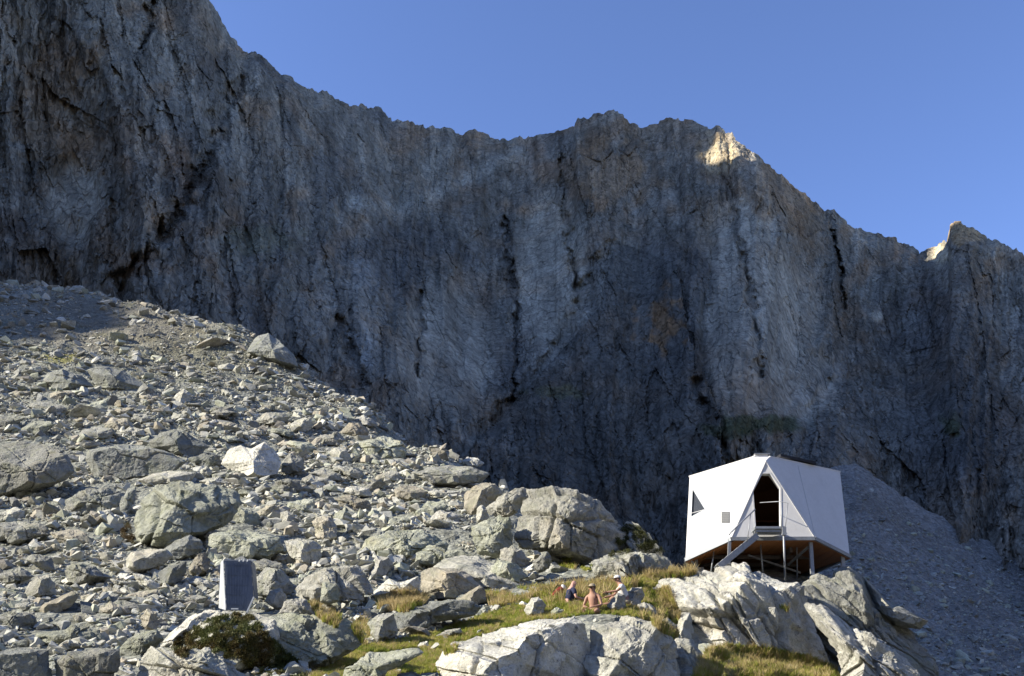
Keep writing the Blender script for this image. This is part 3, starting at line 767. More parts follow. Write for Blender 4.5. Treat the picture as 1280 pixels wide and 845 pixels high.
TB([(371, 737), (388, 720), (407, 711), (432, 709), (455, 718), (463, 740), (460, 752), (440, 758), (417, 757), (398, 755), (379, 747)], 'pale', 'broad pale boulder with rippled front between the metal box and the meadow', 0.8, None, rough=1.2,
   cuts=[([(425, 722), (432, 750)], 2, .12), ([(400, 730), (410, 752)], 2, .12)])
TB([(462, 745), (474, 733), (487, 724), (500, 729), (523, 720), (528, 742), (518, 752), (495, 750), (477, 747)], 'white', 'jagged whitish rock left of the cut-looking block', 0.8, None)
TB([(457, 720), (464, 706), (470, 693), (486, 696), (491, 706), (482, 720), (468, 724)], 'white', 'bright white cube-like stone standing on the pale boulder', 1.0, LEFTRIGHT, rough=0.4)
TB([(401, 736), (404, 728), (422, 729), (424, 752), (410, 757), (400, 752)], 'green', 'green squarish stone in front of the rippled boulder', 0.8, None, rough=0.6, D=27.4)
TB([(318, 772), (345, 766), (383, 769), (417, 773), (436, 782), (449, 801), (440, 812), (420, 826), (395, 836), (350, 850), (325, 830), (310, 800)], 'green', 'big green lichened rock face right of the juniper', 0.8, [(.1, -.95, .2, .45), (-.5, -.5, .7, .6), (.6, -.6, .5, .62), (0, -.2, .98, .75)], rough=1.0)
TB([(350, 766), (355, 752), (371, 746), (386, 751), (398, 757), (392, 768), (371, 771)], 'white', 'low white lumpy rock on top of the lichened face', 0.8, None)
TB([(331, 752), (337, 738), (350, 735), (358, 745), (356, 758), (345, 762)], 'white', 'small white angular stone right of the metal box', 0.9, LEFTRIGHT, rough=.5)
TB([(316, 745), (316, 722), (335, 710), (350, 713), (369, 730), (362, 742), (340, 748)], 'grey', 'rounded grey boulder directly behind the metal box', 0.8, None)
TB([(355, 676), (375, 672), (389, 677), (404, 686), (402, 698), (388, 706), (374, 708), (362, 694)], 'pale', 'pale block with a brown shaded underside among the upper boulders', 0.9, LEFTRIGHT)
TB([(401, 687), (417, 682), (429, 690), (426, 698), (411, 700)], 'pale', 'low rounded pale stone right of the brown-bottomed block', 0.8, None)
TB([(389, 652), (398, 646), (411, 645), (421, 656), (422, 672), (408, 681), (396, 674)], 'warm', 'brownish split boulder in the middle of the rubble', 0.9, None)
TB([(414, 644), (432, 635), (445, 656), (434, 661), (420, 658)], 'green', 'greenish pointed rock behind the split boulder', 0.9, LEFTRIGHT)
TB([(350, 641), (360, 639), (368, 643), (373, 657), (352, 657)], 'pale', 'blocky pale stone left of the split boulder', 0.9, LEFTRIGHT)
TB([(448, 690), (458, 672), (480, 662), (500, 664), (540, 668), (560, 680), (548, 696), (525, 700), (495, 700), (470, 694)], 'green', 'wide rough outcrop with a dark cleft above the white cube-like stone', 0.8, None, rough=1.3)
TB([(520, 692), (540, 682), (575, 686), (598, 696), (570, 706), (545, 708), (522, 704)], 'green', 'knobbly lichened slab below the wide rough outcrop', 0.7, SLAB, rough=1.3)
TB([(519, 640), (535, 627), (556, 624), (560, 634), (550, 645), (528, 649)], 'green', 'layered olive rock left of the ridge-line blocks', 0.8, SLAB)
TB([(536, 650), (550, 636), (566, 640), (580, 644), (576, 654), (556, 656)], 'white', 'smooth white stone just below the layered olive rock', 0.8, None)
TB([(612, 706), (622, 697), (640, 700), (655, 712), (662, 722), (650, 728), (628, 728), (614, 718)], 'green', 'rough greenish rock on the flat whitish slab', 0.8, None, D=30.6)
TB([(624, 700), (626, 688), (640, 682), (655, 690), (664, 700), (655, 708), (636, 708)], 'pale', 'pale stone with a vertical face below the biggest boulder', 0.8, LEFTRIGHT, D=31.6)
TB([(664, 702), (674, 694), (684, 690), (690, 700), (686, 712), (672, 716)], 'grey', 'small grey rock at the foot of the biggest boulder', 0.8, None, D=31)
# --- foreground
TB([(547, 860), (548, 832), (556, 813), (570, 803), (600, 794), (638, 783), (675, 772), (700, 770), (722, 766), (734, 778), (738, 810), (740, 860), (640, 880)], 'white',
   'big whaleback outcrop at the bottom of the picture, bright on its left flank', 0.9, WHALE, 'rock_outcrop', 0.7, cat='rock outcrop', group=None, D=21.0,
   cuts=[([(600, 796), (601, 812), (592, 845)], 2.2, .3), ([(628, 792), (626, 806)], 2, .15)])
TB([(736, 798), (741, 782), (760, 775), (790, 779), (820, 789), (836, 806), (846, 842), (850, 870), (740, 880), (733, 830)], 'pale', 'rounded outcrop with a warm patch right beside the big whaleback', 0.8,
   [(-.5, -.6, .6, .55), (.4, -.9, .1, .5), (0, -.3, .95, .7), (.8, -.5, .3, .7)], 'rock_outcrop', 1.1, cat='rock outcrop', group=None, D=21.2, cuts=[([(745, 790), (748, 830)], 2, .2), ([(820, 800), (834, 825)], 2, .25)])
TB([(820, 776), (835, 772), (846, 782), (850, 800), (846, 822), (834, 815), (826, 795)], 'grey', 'narrow grey rock rib between the warm-patched outcrop and the knoll', 0.8, None, D=24)
TB([(843, 782), (850, 768), (862, 766), (866, 790), (862, 805), (848, 800)], 'pale', 'small pale ledge at the lower left corner of the knoll', 0.8, LEFTRIGHT, D=26)
TB([(757, 759), (764, 747), (772, 739), (782, 741), (783, 758), (775, 764), (764, 764)], 'white', 'jagged white rock in the middle of the meadow, left one of two', 0.8, LEFTRIGHT)
TB([(782, 741), (790, 735), (803, 733), (806, 745), (800, 757), (790, 762), (783, 758)], 'white', 'jagged white rock in the middle of the meadow, right one of two', 0.8, LEFTRIGHT)
TB([(797, 756), (806, 754), (818, 760), (822, 768), (812, 772), (800, 768)], 'pale', 'low pale stone just below the jagged white rocks', 0.8, None)
TB([(655, 762), (664, 747), (673, 746), (681, 757), (676, 770), (660, 772)], 'pale', 'lone pale rock on the grass in front of the seated people', 0.9, LEFTRIGHT)
TB([(688, 765), (694, 759), (704, 763), (704, 772), (690, 774)], 'green', 'small lichened stone right of the lone pale rock', 0.8, None)
TB([(543, 795), (556, 789), (575, 785), (578, 791), (560, 796), (548, 798)], 'pale', 'thin flat stone in the middle of the grass', 0.7, SLAB)
TB([(522, 808), (525, 803), (534, 802), (537, 808), (530, 811)], 'white', 'tiny white stone on the grass left of the whaleback', 0.8, None)
TB([(420, 862), (428, 836), (445, 824), (465, 815), (490, 813), (525, 810), (530, 816), (505, 830), (485, 840), (470, 862)], 'green', 'flat lichened rock emerging from the grass at the bottom edge', 0.7, SLAB, rough=0.9)
TB([(480, 862), (500, 843), (530, 838), (548, 840), (552, 862)], 'grey', 'low grey rock sunk in grass against the whaleback', 0.7, SLAB)
TB([(871, 806), (880, 804), (900, 811), (915, 820), (905, 826), (888, 830), (878, 824)], 'green', 'pointed lichened boulder below the knoll at the grass fringe', 0.8, LEFTRIGHT, D=23.5)
TB([(876, 838), (884, 830), (896, 828), (904, 838), (898, 850), (880, 852)], 'pale', 'smooth bluish-white stone under the pointed lichened boulder', 0.8, None, D=22.3)
TB([(844, 842), (852, 830), (864, 828), (870, 838), (868, 852), (848, 854)], 'grey', 'smooth grey stone at the bottom beside the pointed boulder', 0.8, None, D=22.2)
TB([(905, 862), (922, 838), (945, 832), (970, 832), (990, 840), (1002, 862)], 'green', 'lichen spotted rock under the right-hand grass cushion at the bottom edge', 0.8, SLAB, D=21.8)
# --- lower left
TB([(196, 812), (215, 790), (236, 772), (258, 761), (274, 765), (278, 775), (262, 782), (244, 786), (225, 808), (212, 818)], 'white', 'long white dome of rock rising to the metal box', 0.9, WHALE, 'rock_outcrop', 0.7, cat='rock outcrop', group=None)
TB([(236, 800), (250, 780), (272, 763), (300, 762), (330, 766), (345, 780), (352, 800), (340, 830), (300, 845), (262, 840)], 'pale', 'rock ledge that carries the metal box and the juniper', 0.9, SLAB, 'rock_outcrop', 0.9, cat='rock outcrop', group=None)
TB([(160, 870), (172, 820), (185, 806), (197, 802), (208, 815), (232, 815), (262, 808), (300, 822), (320, 850), (315, 875)], 'pale', 'rough pale outcrop in the bottom left below the juniper', 0.8, None, 'rock_outcrop', 1.2, cat='rock outcrop', group=None)
TB([(146, 818), (158, 800), (174, 790), (196, 787), (206, 797), (190, 812), (168, 826), (156, 827), (150, 822)], 'green', 'green topped boulder left of the long white dome', 0.8, None)
TB([(174, 772), (184, 762), (196, 764), (200, 780), (194, 788), (182, 788)], 'warm', 'small tan stone with rusty front above the green topped boulder', 0.9, LEFTRIGHT)
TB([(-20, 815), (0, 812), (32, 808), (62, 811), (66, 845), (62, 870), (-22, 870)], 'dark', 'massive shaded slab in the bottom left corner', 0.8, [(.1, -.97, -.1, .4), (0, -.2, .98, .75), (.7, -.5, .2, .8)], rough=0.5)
TB([(68, 824), (90, 814), (118, 812), (146, 815), (147, 830), (142, 868), (68, 870)], 'grey', 'massive block with green top second from the bottom left corner', 0.8, [(.05, -.97, -.05, .4), (0, -.3, .95, .7), (-.7, -.5, .2, .8), (.7, -.5, .2, .8)], rough=0.6)
TB([(43, 795), (50, 790), (78, 788), (90, 779), (108, 781), (126, 787), (128, 800), (110, 808), (80, 808), (50, 806)], 'green', 'grey-green boulder with a shadowed underside above the corner slabs', 0.8, None)
TB([(48, 762), (55, 755), (80, 743), (92, 738), (99, 745), (90, 758), (70, 768), (55, 774)], 'warm', 'tilted brick-shaped tan stone among the lower left rubble', 0.9, [(-.2, -.5, .85, .45), (.2, -.95, -.1, .45), (-.9, -.3, .1, .8)], rough=0.35)
TB([(31, 744), (36, 728), (45, 721), (60, 718), (69, 728), (68, 742), (48, 748)], 'pale', 'dark-bottomed boulder above the brick-shaped stone', 0.9, LEFTRIGHT)
TB([(77, 713), (90, 703), (112, 706), (130, 715), (140, 722), (120, 728), (90, 732), (80, 724)], 'grey', 'broad low grey boulder right of the dark-bottomed one', 0.8, None)
TB([(100, 745), (112, 742), (126, 747), (127, 757), (112, 758), (102, 752)], 'warm', 'small tan stone at the upper end of the brick-shaped stone', 0.8, None)
TB([(126, 762), (138, 752), (150, 756), (160, 768), (152, 775), (136, 770)], 'warm', 'brownish stone right of the small tan stone', 0.8, None)
TB([(-20, 775), (0, 768), (20, 762), (42, 765), (46, 780), (30, 790), (0, 790), (-20, 788)], 'grey', 'grey boulder cut by the left edge above the corner slabs', 0.8, None)
TB([(156, 701), (164, 690), (190, 686), (209, 686), (216, 695), (206, 706), (185, 712), (167, 716), (158, 710)], 'pale', 'long pale pillow-shaped boulder lying on its side', 0.9, [(-.2, -.6, .78, .5), (.3, -.93, -.1, .55), (-.9, -.3, .3, .8)], rough=0.4)
TB([(200, 690), (218, 676), (238, 668), (252, 674), (255, 686), (236, 697), (216, 701), (206, 700)], 'dark', 'smooth darker boulder resting against the pillow-shaped one', 0.9, None, rough=0.4)
TB([(198, 716), (212, 706), (234, 701), (232, 716), (222, 728), (208, 737), (200, 730)], 'dark', 'dark block below the smooth darker boulder', 0.9, LEFTRIGHT, rough=.6)
TB([(165, 716), (178, 718), (196, 728), (202, 738), (190, 738), (172, 728)], 'pale', 'narrow pale slab slanting below the pillow-shaped boulder', 0.8, None, rough=.5)
TB([(236, 710), (244, 696), (256, 690), (264, 700), (258, 716), (246, 722)], 'warm', 'lumpy warm grey stone left above the metal box', 0.9, None)
TB([(165, 645), (172, 622), (195, 607), (225, 602), (250, 606), (290, 616), (306, 626), (300, 640), (280, 655), (262, 665), (240, 674), (215, 688), (180, 692), (168, 676)], 'green',
   'huge rounded green-grey boulder with a deep fold on the left part of the slope', 0.85, [(-.6, -.6, .5, .6), (.4, -.85, .3, .55), (0, -.6, .8, .6), (.8, -.4, .4, .75)], rough=1.1, cuts=[([(193, 618), (196, 650), (180, 690)], 3.0, 0.3), ([(275, 618), (280, 635)], 2, .2)])
TB([(172, 600), (190, 592), (214, 588), (246, 591), (240, 602), (215, 606), (198, 606), (180, 605)], 'pale', 'thin tabular slab balanced on top of the huge rounded boulder', 0.8, SLAB, rough=0.4)
TB([(278, 580), (286, 560), (301, 556), (314, 562), (331, 551), (343, 561), (353, 577), (347, 593), (324, 601), (312, 598), (294, 592)], 'white',
   'large bright white boulder split by a sharp edge in the middle of the slope', 0.9, [(-.72, -.6, .3, .30), (.45, -.8, .4, .40), (.2, -.4, .9, .7)], rough=0.5)
TB([(350, 578), (362, 566), (380, 573), (382, 586), (360, 594), (350, 592)], 'grey', 'low grey tail of rock right of the bright white boulder', 0.8, None)
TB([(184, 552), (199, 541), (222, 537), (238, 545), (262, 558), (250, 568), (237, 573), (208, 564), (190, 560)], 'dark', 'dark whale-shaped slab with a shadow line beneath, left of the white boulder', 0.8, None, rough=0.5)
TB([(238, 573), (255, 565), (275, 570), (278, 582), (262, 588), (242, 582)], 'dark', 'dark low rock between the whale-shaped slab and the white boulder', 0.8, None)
TB([(-20, 560), (0, 556), (30, 552), (60, 557), (84, 568), (96, 590), (80, 604), (40, 614), (0, 626), (-20, 626)], 'grey', 'wide smooth outcrop at the left edge halfway up the slope', 0.8, SLAB, 'rock_outcrop', 0.7, cat='rock outcrop', group=None)
TB([(107, 574), (112, 563), (140, 557), (170, 558), (205, 563), (232, 576), (222, 588), (190, 598), (150, 603), (116, 597)], 'dark', 'wide dark flat-fronted outcrop right of the one at the left edge', 0.7, [(.05, -.95, .1, .45), (0, -.3, .95, .7)], 'rock_outcrop', 0.7, cat='rock outcrop', group=None)
TB([(80, 625), (100, 612), (130, 610), (155, 615), (158, 632), (140, 645), (105, 645), (84, 638)], 'dark', 'cracked dark ledge under the flat-fronted outcrop', 0.7, None, rough=1.3)
TB([(97, 650), (110, 642), (138, 636), (142, 642), (120, 650), (104, 655)], 'pale', 'flat pale slab lying across the cracked ledge', 0.7, SLAB, rough=0.4)
TB([(-15, 645), (0, 640), (22, 632), (28, 640), (18, 650), (0, 654)], 'pale', 'pale slab at the left edge below the wide outcrop', 0.8, SLAB)
TB([(-20, 660), (0, 655), (30, 650), (60, 656), (66, 668), (30, 676), (0, 678), (-20, 678)], 'grey', 'low rounded shelf of rock at the left edge', 0.7, SLAB)
TB([(150, 630), (160, 612), (170, 608), (168, 630), (158, 648), (150, 648)], 'dark', 'dark upright rock tucked behind the huge rounded boulder', 0.8, None)
TB([(262, 668), (285, 660), (330, 664), (352, 672), (360, 690), (330, 700), (285, 700), (264, 690)], 'green', 'wide greenish ledge above the metal box', 0.7, SLAB, rough=1.1)
TB([(286, 640), (300, 634), (322, 640), (330, 655), (310, 664), (290, 658)], 'green', 'greenish stone pile top right of the huge rounded boulder', 0.8, None)
TB([(322, 640), (334, 630), (350, 632), (348, 644), (332, 648)], 'warm', 'rusty brown flat stone right of the huge rounded boulder', 0.8, None)
TB([(255, 608), (261, 600), (268, 606), (266, 616), (257, 616)], 'white', 'small white pointed stone above the huge rounded boulder', 0.9, LEFTRIGHT)
TB([(250, 588), (258, 582), (266, 588), (262, 596), (252, 595)], 'pale', 'small pale stone between the tabular slab and the white boulder', 0.8, None)
# --- upper slope
TB([(50, 477), (60, 467), (78, 462), (102, 469), (118, 483), (100, 490), (70, 489)], 'dark', 'smooth dark dome high on the slope, left one of a pair', 0.8, None, rough=0.4)
TB([(108, 462), (120, 458), (134, 458), (158, 466), (188, 486), (162, 491), (134, 488), (118, 480)], 'dark', 'smooth dark dome high on the slope, right one of a pair', 0.8, None, rough=0.4)
TB([(307, 440), (313, 428), (322, 420), (336, 416), (352, 428), (368, 444), (374, 460), (350, 456), (330, 449)], 'dark', 'large cracked slab sitting on the crest of the slope', 0.8, SLAB, rough=0.6)
TB([(213, 503), (220, 492), (230, 486), (240, 492), (238, 504), (226, 507)], 'pale', 'pale half-dome stone with a bright rim below the dark domes', 0.9, LEFTRIGHT, rough=.4)
TB([(361, 532), (372, 524), (390, 521), (392, 532), (386, 540), (370, 541)], 'pale', 'squarish pale stone in the upper middle of the slope', 0.8, LEFTRIGHT)
TB([(394, 548), (402, 543), (422, 539), (434, 550), (424, 558), (402, 558)], 'pale', 'pale stone with a rusty end below the squarish one', 0.8, None)
TB([(411, 566), (418, 559), (432, 561), (439, 572), (436, 583), (420, 581)], 'pale', 'rounded light boulder right of the white boulder tail', 0.9, LEFTRIGHT, rough=0.4)
TB([(451, 553), (465, 547), (480, 544), (500, 552), (512, 564), (506, 575), (480, 577), (462, 570)], 'green', 'broad slab stained yellow by lichen near the crest', 0.8, SLAB)
TB([(425, 541), (436, 528), (450, 530), (463, 540), (456, 549), (436, 548)], 'warm', 'brown-bottomed rock left of the yellow stained slab', 0.8, None)
TB([(443, 523), (455, 519), (467, 524), (474, 532), (460, 534), (448, 530)], 'white', 'white rock lying above the brown-bottomed one', 0.8, None)
TB([(516, 591), (535, 583), (562, 581), (590, 584), (612, 592), (602, 604), (570, 608), (536, 606)], 'grey', 'very wide flat grey slab just below the crest', 0.8, SLAB, rough=0.5, name='rock_slab')
TB([(578, 576), (584, 571), (598, 572), (604, 579), (598, 584), (584, 583)], 'white', 'solitary white rock standing on the crest against the dark wall', 0.8, SLAB)
TB([(84, 363), (92, 357), (104, 357), (108, 363), (96, 367)], 'pale', 'pale rock right on the top edge of the slope at the left', 0.8, None)
TB([(160, 404), (166, 398), (173, 400), (173, 407), (164, 409)], 'white', 'round whitish rock high on the dusty part of the slope', 0.9, None)
TB([(112, 505), (134, 498), (134, 508), (114, 514)], 'green', 'flat olive stone below the left dark dome', 0.7, SLAB)
TB([(130, 530), (140, 522), (160, 524), (162, 532), (150, 540), (132, 538)], 'warm', 'brown tabular stone in the scree above the flat-fronted outcrop', 0.8, SLAB)
TB([(152, 540), (162, 533), (180, 536), (182, 545), (165, 548)], 'pale', 'bluish pale flat stone right of the brown tabular one', 0.8, SLAB)

TB([(836, 815), (848, 802), (862, 800), (876, 812), (884, 830), (900, 845), (900, 880), (838, 880)], 'pale', 'low pale ledge at the bottom edge between the two foreground outcrops and the knoll', 0.8, SLAB, D=22.0)
# --- broad embedded slabs of the slope
rs_ = np.random.default_rng(77); nsl = 0; trs = 0
while nsl < 50 and trs < 4000:
    trs += 1
    x = rs_.uniform(5, 640); y = rs_.uniform(490, 835)
    if y < np.interp(x, [0, 300, 450, 560, 640], [380, 425, 515, 590, 640]) + 16 or grassmask(np.array(x), np.array(y)) or (400 < x and y > 745): continue
    w_ = rs_.uniform(26, 62) * (1.15 if y > 600 else 0.9); h_ = w_ * rs_.uniform(.26, .46); tl = rs_.uniform(-.15, .30)
    if any(in_poly(np.array([x, x - w_ * .45, x + w_ * .45, x - w_ * .25, x + w_ * .25]), np.array([y, y, y, y - h_ * .4, y + h_ * .4]), p).any() for p, o, dd in BOULDERS): continue
    if 262 < x < 335 and 680 < y < 800: continue
    k = 9; an = np.sort(rs_.uniform(0, 6.28, k) * .25 + np.arange(k) / k * 6.28 * .93); rr = rs_.uniform(.78, 1.05, k)
    pp = [(x + w_ / 2 * r * math.cos(a), y - h_ / 2 * r * math.sin(a) + tl * w_ / 2 * math.cos(a)) for a, r in zip(an, rr)]
    tone = ['pale', 'grey', 'green', 'green', 'warm', 'grey'][rs_.integers(6)]; nsl += 1
    PENDING.append((pp, tone)); o = TB(pp, tone, 'slab', 0.8, SLAB if rs_.random() < .6 else None, rough=rs_.uniform(.5, 1.0), sub=5)
    SLABS.append((x, y, w_, tone, o))
# --- countable middle-sized rocks: copies of a few shapes
SHAPES = [hull_rock(200 + k, 13, 3, 0.07, 0.04) for k in range(16)]
REG = [((0, 340, 640, 420), 'on the crest of the slope'), ((0, 420, 190, 520), 'beside the pair of dark domes'), ((190, 420, 400, 520), 'below the cracked crest slab'),
       ((400, 480, 660, 600), 'near the yellow stained slab'), ((0, 520, 110, 640), 'around the wide outcrop at the left edge'), ((110, 520, 260, 640), 'around the whale-shaped dark slab'),
       ((260, 520, 400, 640), 'around the bright white boulder'), ((400, 600, 520, 700), 'in the rubble right of the split boulder'), ((520, 600, 700, 760), 'below the ridge-line blocks'),
       ((0, 640, 150, 900), 'in the lower left rubble'), ((150, 640, 270, 900), 'around the pillow-shaped boulder'), ((270, 640, 420, 760), 'above the metal box'), ((420, 640, 640, 780), 'around the white cube-like stone')]
def region(x, y):
    for (a, b, c, d), t in REG:
        if a <= x < c and b <= y < d: return t
    return 'scattered over the slope'
import re
def short_name(l):
    w = re.split(r' (?:with|split|in|on|at|right|left|below|above|among|just|of|lying|sitting|leaning|slanting|standing|that|from|under|beside|against|between|directly|wedged|rising|emerging|behind|cut|across|halfway|sunk|dropping|balanced|resting|tucked|bordering|high|near|top|second|one|stained|over) ', l, 1)[0]
    return ' '.join(w.replace(',', '').split()[:6])
shape_me = [mesh_np('boulder', V, Fc, ROCK['grey'], False) for V, Fc in SHAPES]
def crest_depth(px):
    c = int(round(np.interp(px, PCOL, np.arange(len(PCOL))))); k = DROW >= 18
    return float(DROW[k][np.argmin(TY_[:, c][k])])
placed = []; tries = 0; r_ = np.random.default_rng(21)
TONES = ['pale', 'grey', 'green', 'warm', 'dark', 'white']
TWORD = {'pale': 'pale', 'grey': 'grey', 'green': 'greenish', 'warm': 'brownish', 'dark': 'dark', 'white': 'whitish'}
groups_used = {}
while len(placed) < 140 and tries < 6000:
    tries += 1
    px = r_.uniform(-10, 700); D = 22 + (110 - 22) * r_.random() ** 1.5
    if D > crest_depth(px) - 1: continue
    P = ground_bi(px, D); x, y = proj(P)
    if y > 850 or grassmask(x, y) or (x > 640 and y > 715): continue
    spx = min(52, 12.5 * (1 - r_.random()) ** (-1 / 1.5)) * (1.0 if D < 45 else 0.8)
    if 60 < x < 260 and y < 445 and r_.random() < 0.7: continue
    if any(abs(x - a) < (spx + b) * 0.45 and abs(y - c) < (spx + b) * 0.4 for a, c, b in placed): continue
    if any(in_poly(np.array([x, x - spx * .4, x + spx * .4]), np.array([y, y, y]), p).any() for p, o, dd in BOULDERS): continue
    placed.append((x, y, spx)); s = spx / F * D
    k = r_.integers(16)
    tone = TONES[r_.choice(6, p=[.27, .33, .14, .12, .06, .08])]
    sc = np.array([1.2, 0.95, r_.uniform(0.34, 0.66) if spx < 26 else r_.uniform(.3, .45)]) * r_.uniform(0.85, 1.15, 3) * s
    flat = sc[2] < 0.55 * s
    o = bpy.data.objects.new('boulder', shape_me[k]); COL.objects.link(o)
    o.location = P + np.array([0, 0, sc[2] * (0.2 if spx < 26 else 0.05)]); o.scale = sc; o.rotation_euler = (r_.normal() * .3, r_.normal() * .3, r_.uniform(0, 6.28))
    o.material_slots[0].link = 'OBJECT'; o.material_slots[0].material = ROCK[tone]
    bx = [(abs(x - p[:, 0].mean()) / 1.0 + abs(y - p[:, 1].mean()), p, q_) for p, q_, d_ in BOULDERS if q_['label'] != 'slab']; _, pb, ob = min(bx, key=lambda t: t[0] - 0.25 * np.ptp(t[1][:, 0]))
    dx_, dy_ = x - pb[:, 0].mean(), y - pb[:, 1].mean(); dx_ /= np.ptp(pb[:, 0]); dy_ /= np.ptp(pb[:, 1])
    rel = ('right of' if dx_ > 0 else 'left of') if abs(dx_) > abs(dy_) else ('below' if dy_ > 0 else 'above')
    far_ = 'just ' if max(abs(dx_), abs(dy_)) < 1.1 else 'a little way '
    lab = '%s %s %s rock %s%s the %s' % ('small' if spx < 15 else 'mid-sized' if spx < 22 else 'larger', 'flat' if flat else 'chunky', TWORD[tone], far_, rel, short_name(ob['label']))
    o['label'] = lab; o['category'] = 'boulder'; o['group'] = 'granite boulders on the rocky slope'
for (x, y, w_, tone, o) in SLABS:
    cand = [(abs(x - p[:, 0].mean()) + abs(y - p[:, 1].mean()) - .25 * np.ptp(p[:, 0]), p, q_) for p, q_, d_ in BOULDERS if not q_['label'].startswith(('slab', 'broad embedded', 'embedded'))]
    _, pb, ob = min(cand, key=lambda t: t[0]); dx_, dy_ = (x - pb[:, 0].mean()) / np.ptp(pb[:, 0]), (y - pb[:, 1].mean()) / np.ptp(pb[:, 1])
    rel = ('right of' if dx_ > 0 else 'left of') if abs(dx_) > abs(dy_) else ('below' if dy_ > 0 else 'above')
    o['label'] = '%s %s slab %s the %s' % ('broad embedded' if w_ > 46 else 'embedded', TWORD[tone], rel, short_name(ob['label']))
print('slabs', nsl, 'placed', len(placed), 'tries', tries)

# ------------------------------------------------------------------ instanced loose material
def scatter(name, pts, rot, scl, idx, sources, kind='stuff'):
    """one object of geometry-node instances on its own points"""
    me = bpy.data.meshes.new(name); n = len(pts); me.vertices.add(n); me.vertices.foreach_set('co', np.asarray(pts, np.float32).ravel())
    for nm, arr in (('rot', rot), ('scl', scl)):
        a = me.attributes.new(nm, 'FLOAT_VECTOR', 'POINT'); a.data.foreach_set('vector', np.asarray(arr, np.float32).ravel())
    a = me.attributes.new('idx', 'INT', 'POINT'); a.data.foreach_set('value', np.asarray(idx, np.int32))
    col = bpy.data.collections.new(name + '_source')
    for k, sm in enumerate(sources):
        so = bpy.data.objects.new('%s_piece_%02d' % (name, k), sm); col.objects.link(so)
    ng = bpy.data.node_groups.new(name, 'GeometryNodeTree')
    ng.interface.new_socket('Geometry', in_out='INPUT', socket_type='NodeSocketGeometry'); ng.interface.new_socket('Geometry', in_out='OUTPUT', socket_type='NodeSocketGeometry')
    N = ng.nodes; Lk = ng.links; gi = N.new('NodeGroupInput'); go = N.new('NodeGroupOutput'); ip = N.new('GeometryNodeInstanceOnPoints')
    ci = N.new('GeometryNodeCollectionInfo'); ci.inputs[0].default_value = col; ci.inputs['Separate Children'].default_value = True; ci.inputs['Reset Children'].default_value = True
    ip.inputs['Pick Instance'].default_value = True
    def at(nm, t):
        a = N.new('GeometryNodeInputNamedAttribute'); a.data_type = t; a.inputs[0].default_value = nm; return a.outputs[0]
    Lk.new(gi.outputs[0], ip.inputs['Points']); Lk.new(ci.outputs[0], ip.inputs['Instance']); Lk.new(at('idx', 'INT'), ip.inputs['Instance Index'])
    e2r = N.new('FunctionNodeEulerToRotation'); Lk.new(at('rot', 'FLOAT_VECTOR'), e2r.inputs[0]); Lk.new(e2r.outputs[0], ip.inputs['Rotation'])
    Lk.new(at('scl', 'FLOAT_VECTOR'), ip.inputs['Scale']); Lk.new(ip.outputs[0], go.inputs[0])
    o = link(name, me, kind=kind); md = o.modifiers.new('scatter', 'NODES'); md.node_group = ng
    return o

r_ = np.random.default_rng(5)
n = 150000
PXs = r_.uniform(-60, 900, n); u = r_.random(n)
Ds = (19 ** 0.75 + u * (122 ** 0.75 - 19 ** 0.75)) ** (1 / 0.75)
cd = np.array([crest_depth(x) for x in np.linspace(-60, 900, 200)]); cdp = np.interp(PXs, np.linspace(-60, 900, 200), cd)
P = ground_bi(PXs, Ds); xy = proj(P)
clump = fbm(np.stack([P[:, 0] * 0.25, P[:, 1] * 0.25, P[:, 0] * 0], 1), 3)
keep = (Ds < cdp + 2.5) & ~(grassmask(xy[:, 0], xy[:, 1]) & (Ds < 36) & (r_.random(n) > 0.02))
dusty = (1 - sstep(0.5, 1.3, np.hypot((xy[:, 0] - 120) / 150, (xy[:, 1] - 405) / 36))) * (Ds > 70)
keep &= r_.random(n) > 0.8 * dusty
keep &= (clump + 0.9 > r_.random(n) * 1.1)
keep &= ~((xy[:, 0] > 700) & (r_.random(n) > 0.25))
keep &= ~((xy[:, 0] > 640) & (xy[:, 1] > 768) & (r_.random(len(keep)) > .12))
keep &= ~((xy[:, 0] > 675) & (xy[:, 0] < 850) & (xy[:, 1] > 715) & (xy[:, 1] < 772))
for pb, ob, db in BOULDERS:
    if np.ptp(pb[:, 0]) > 34:
        cb_ = pb.mean(0); keep &= ~(in_poly(xy[:, 0], xy[:, 1] + 2, ((pb - cb_) * 1.04 + cb_).tolist()) & (r_.random(len(keep)) > .06))
P = P[keep]; Ds = Ds[keep]; n = len(P)
s = 0.078 * (Ds / 25) ** 0.42 * (1 - r_.random(n)) ** (-1 / 1.9) * np.where(Ds > 72, 0.72, 1.0)
s = np.minimum(s, np.where(Ds < 32, 0.34, 0.24 + 0.009 * Ds))
scl = s[:, None] * np.stack([r_.uniform(.9, 1.5, n), r_.uniform(.7, 1.1, n), r_.uniform(.35, .8, n)], 1)
rot = np.stack([r_.normal(size=n) * .4, r_.normal(size=n) * .4, r_.uniform(0, 6.28, n)], 1)
P[:, 2] += scl[:, 2] * 0.25
TONED = []
for k, c in enumerate(((0.45, 0.44, 0.395), (0.34, 0.335, 0.305), (0.35, 0.36, 0.295), (0.38, 0.34, 0.28), (0.20, 0.20, 0.195), (0.50, 0.49, 0.45))):
    TONED.append(mat_rock('loose_granite_%s' % ('light', 'mid', 'lichen', 'tan', 'dark', 'white')[k], c, 0.2, inst=True, dark=0.3))
srcs = []; wts = []
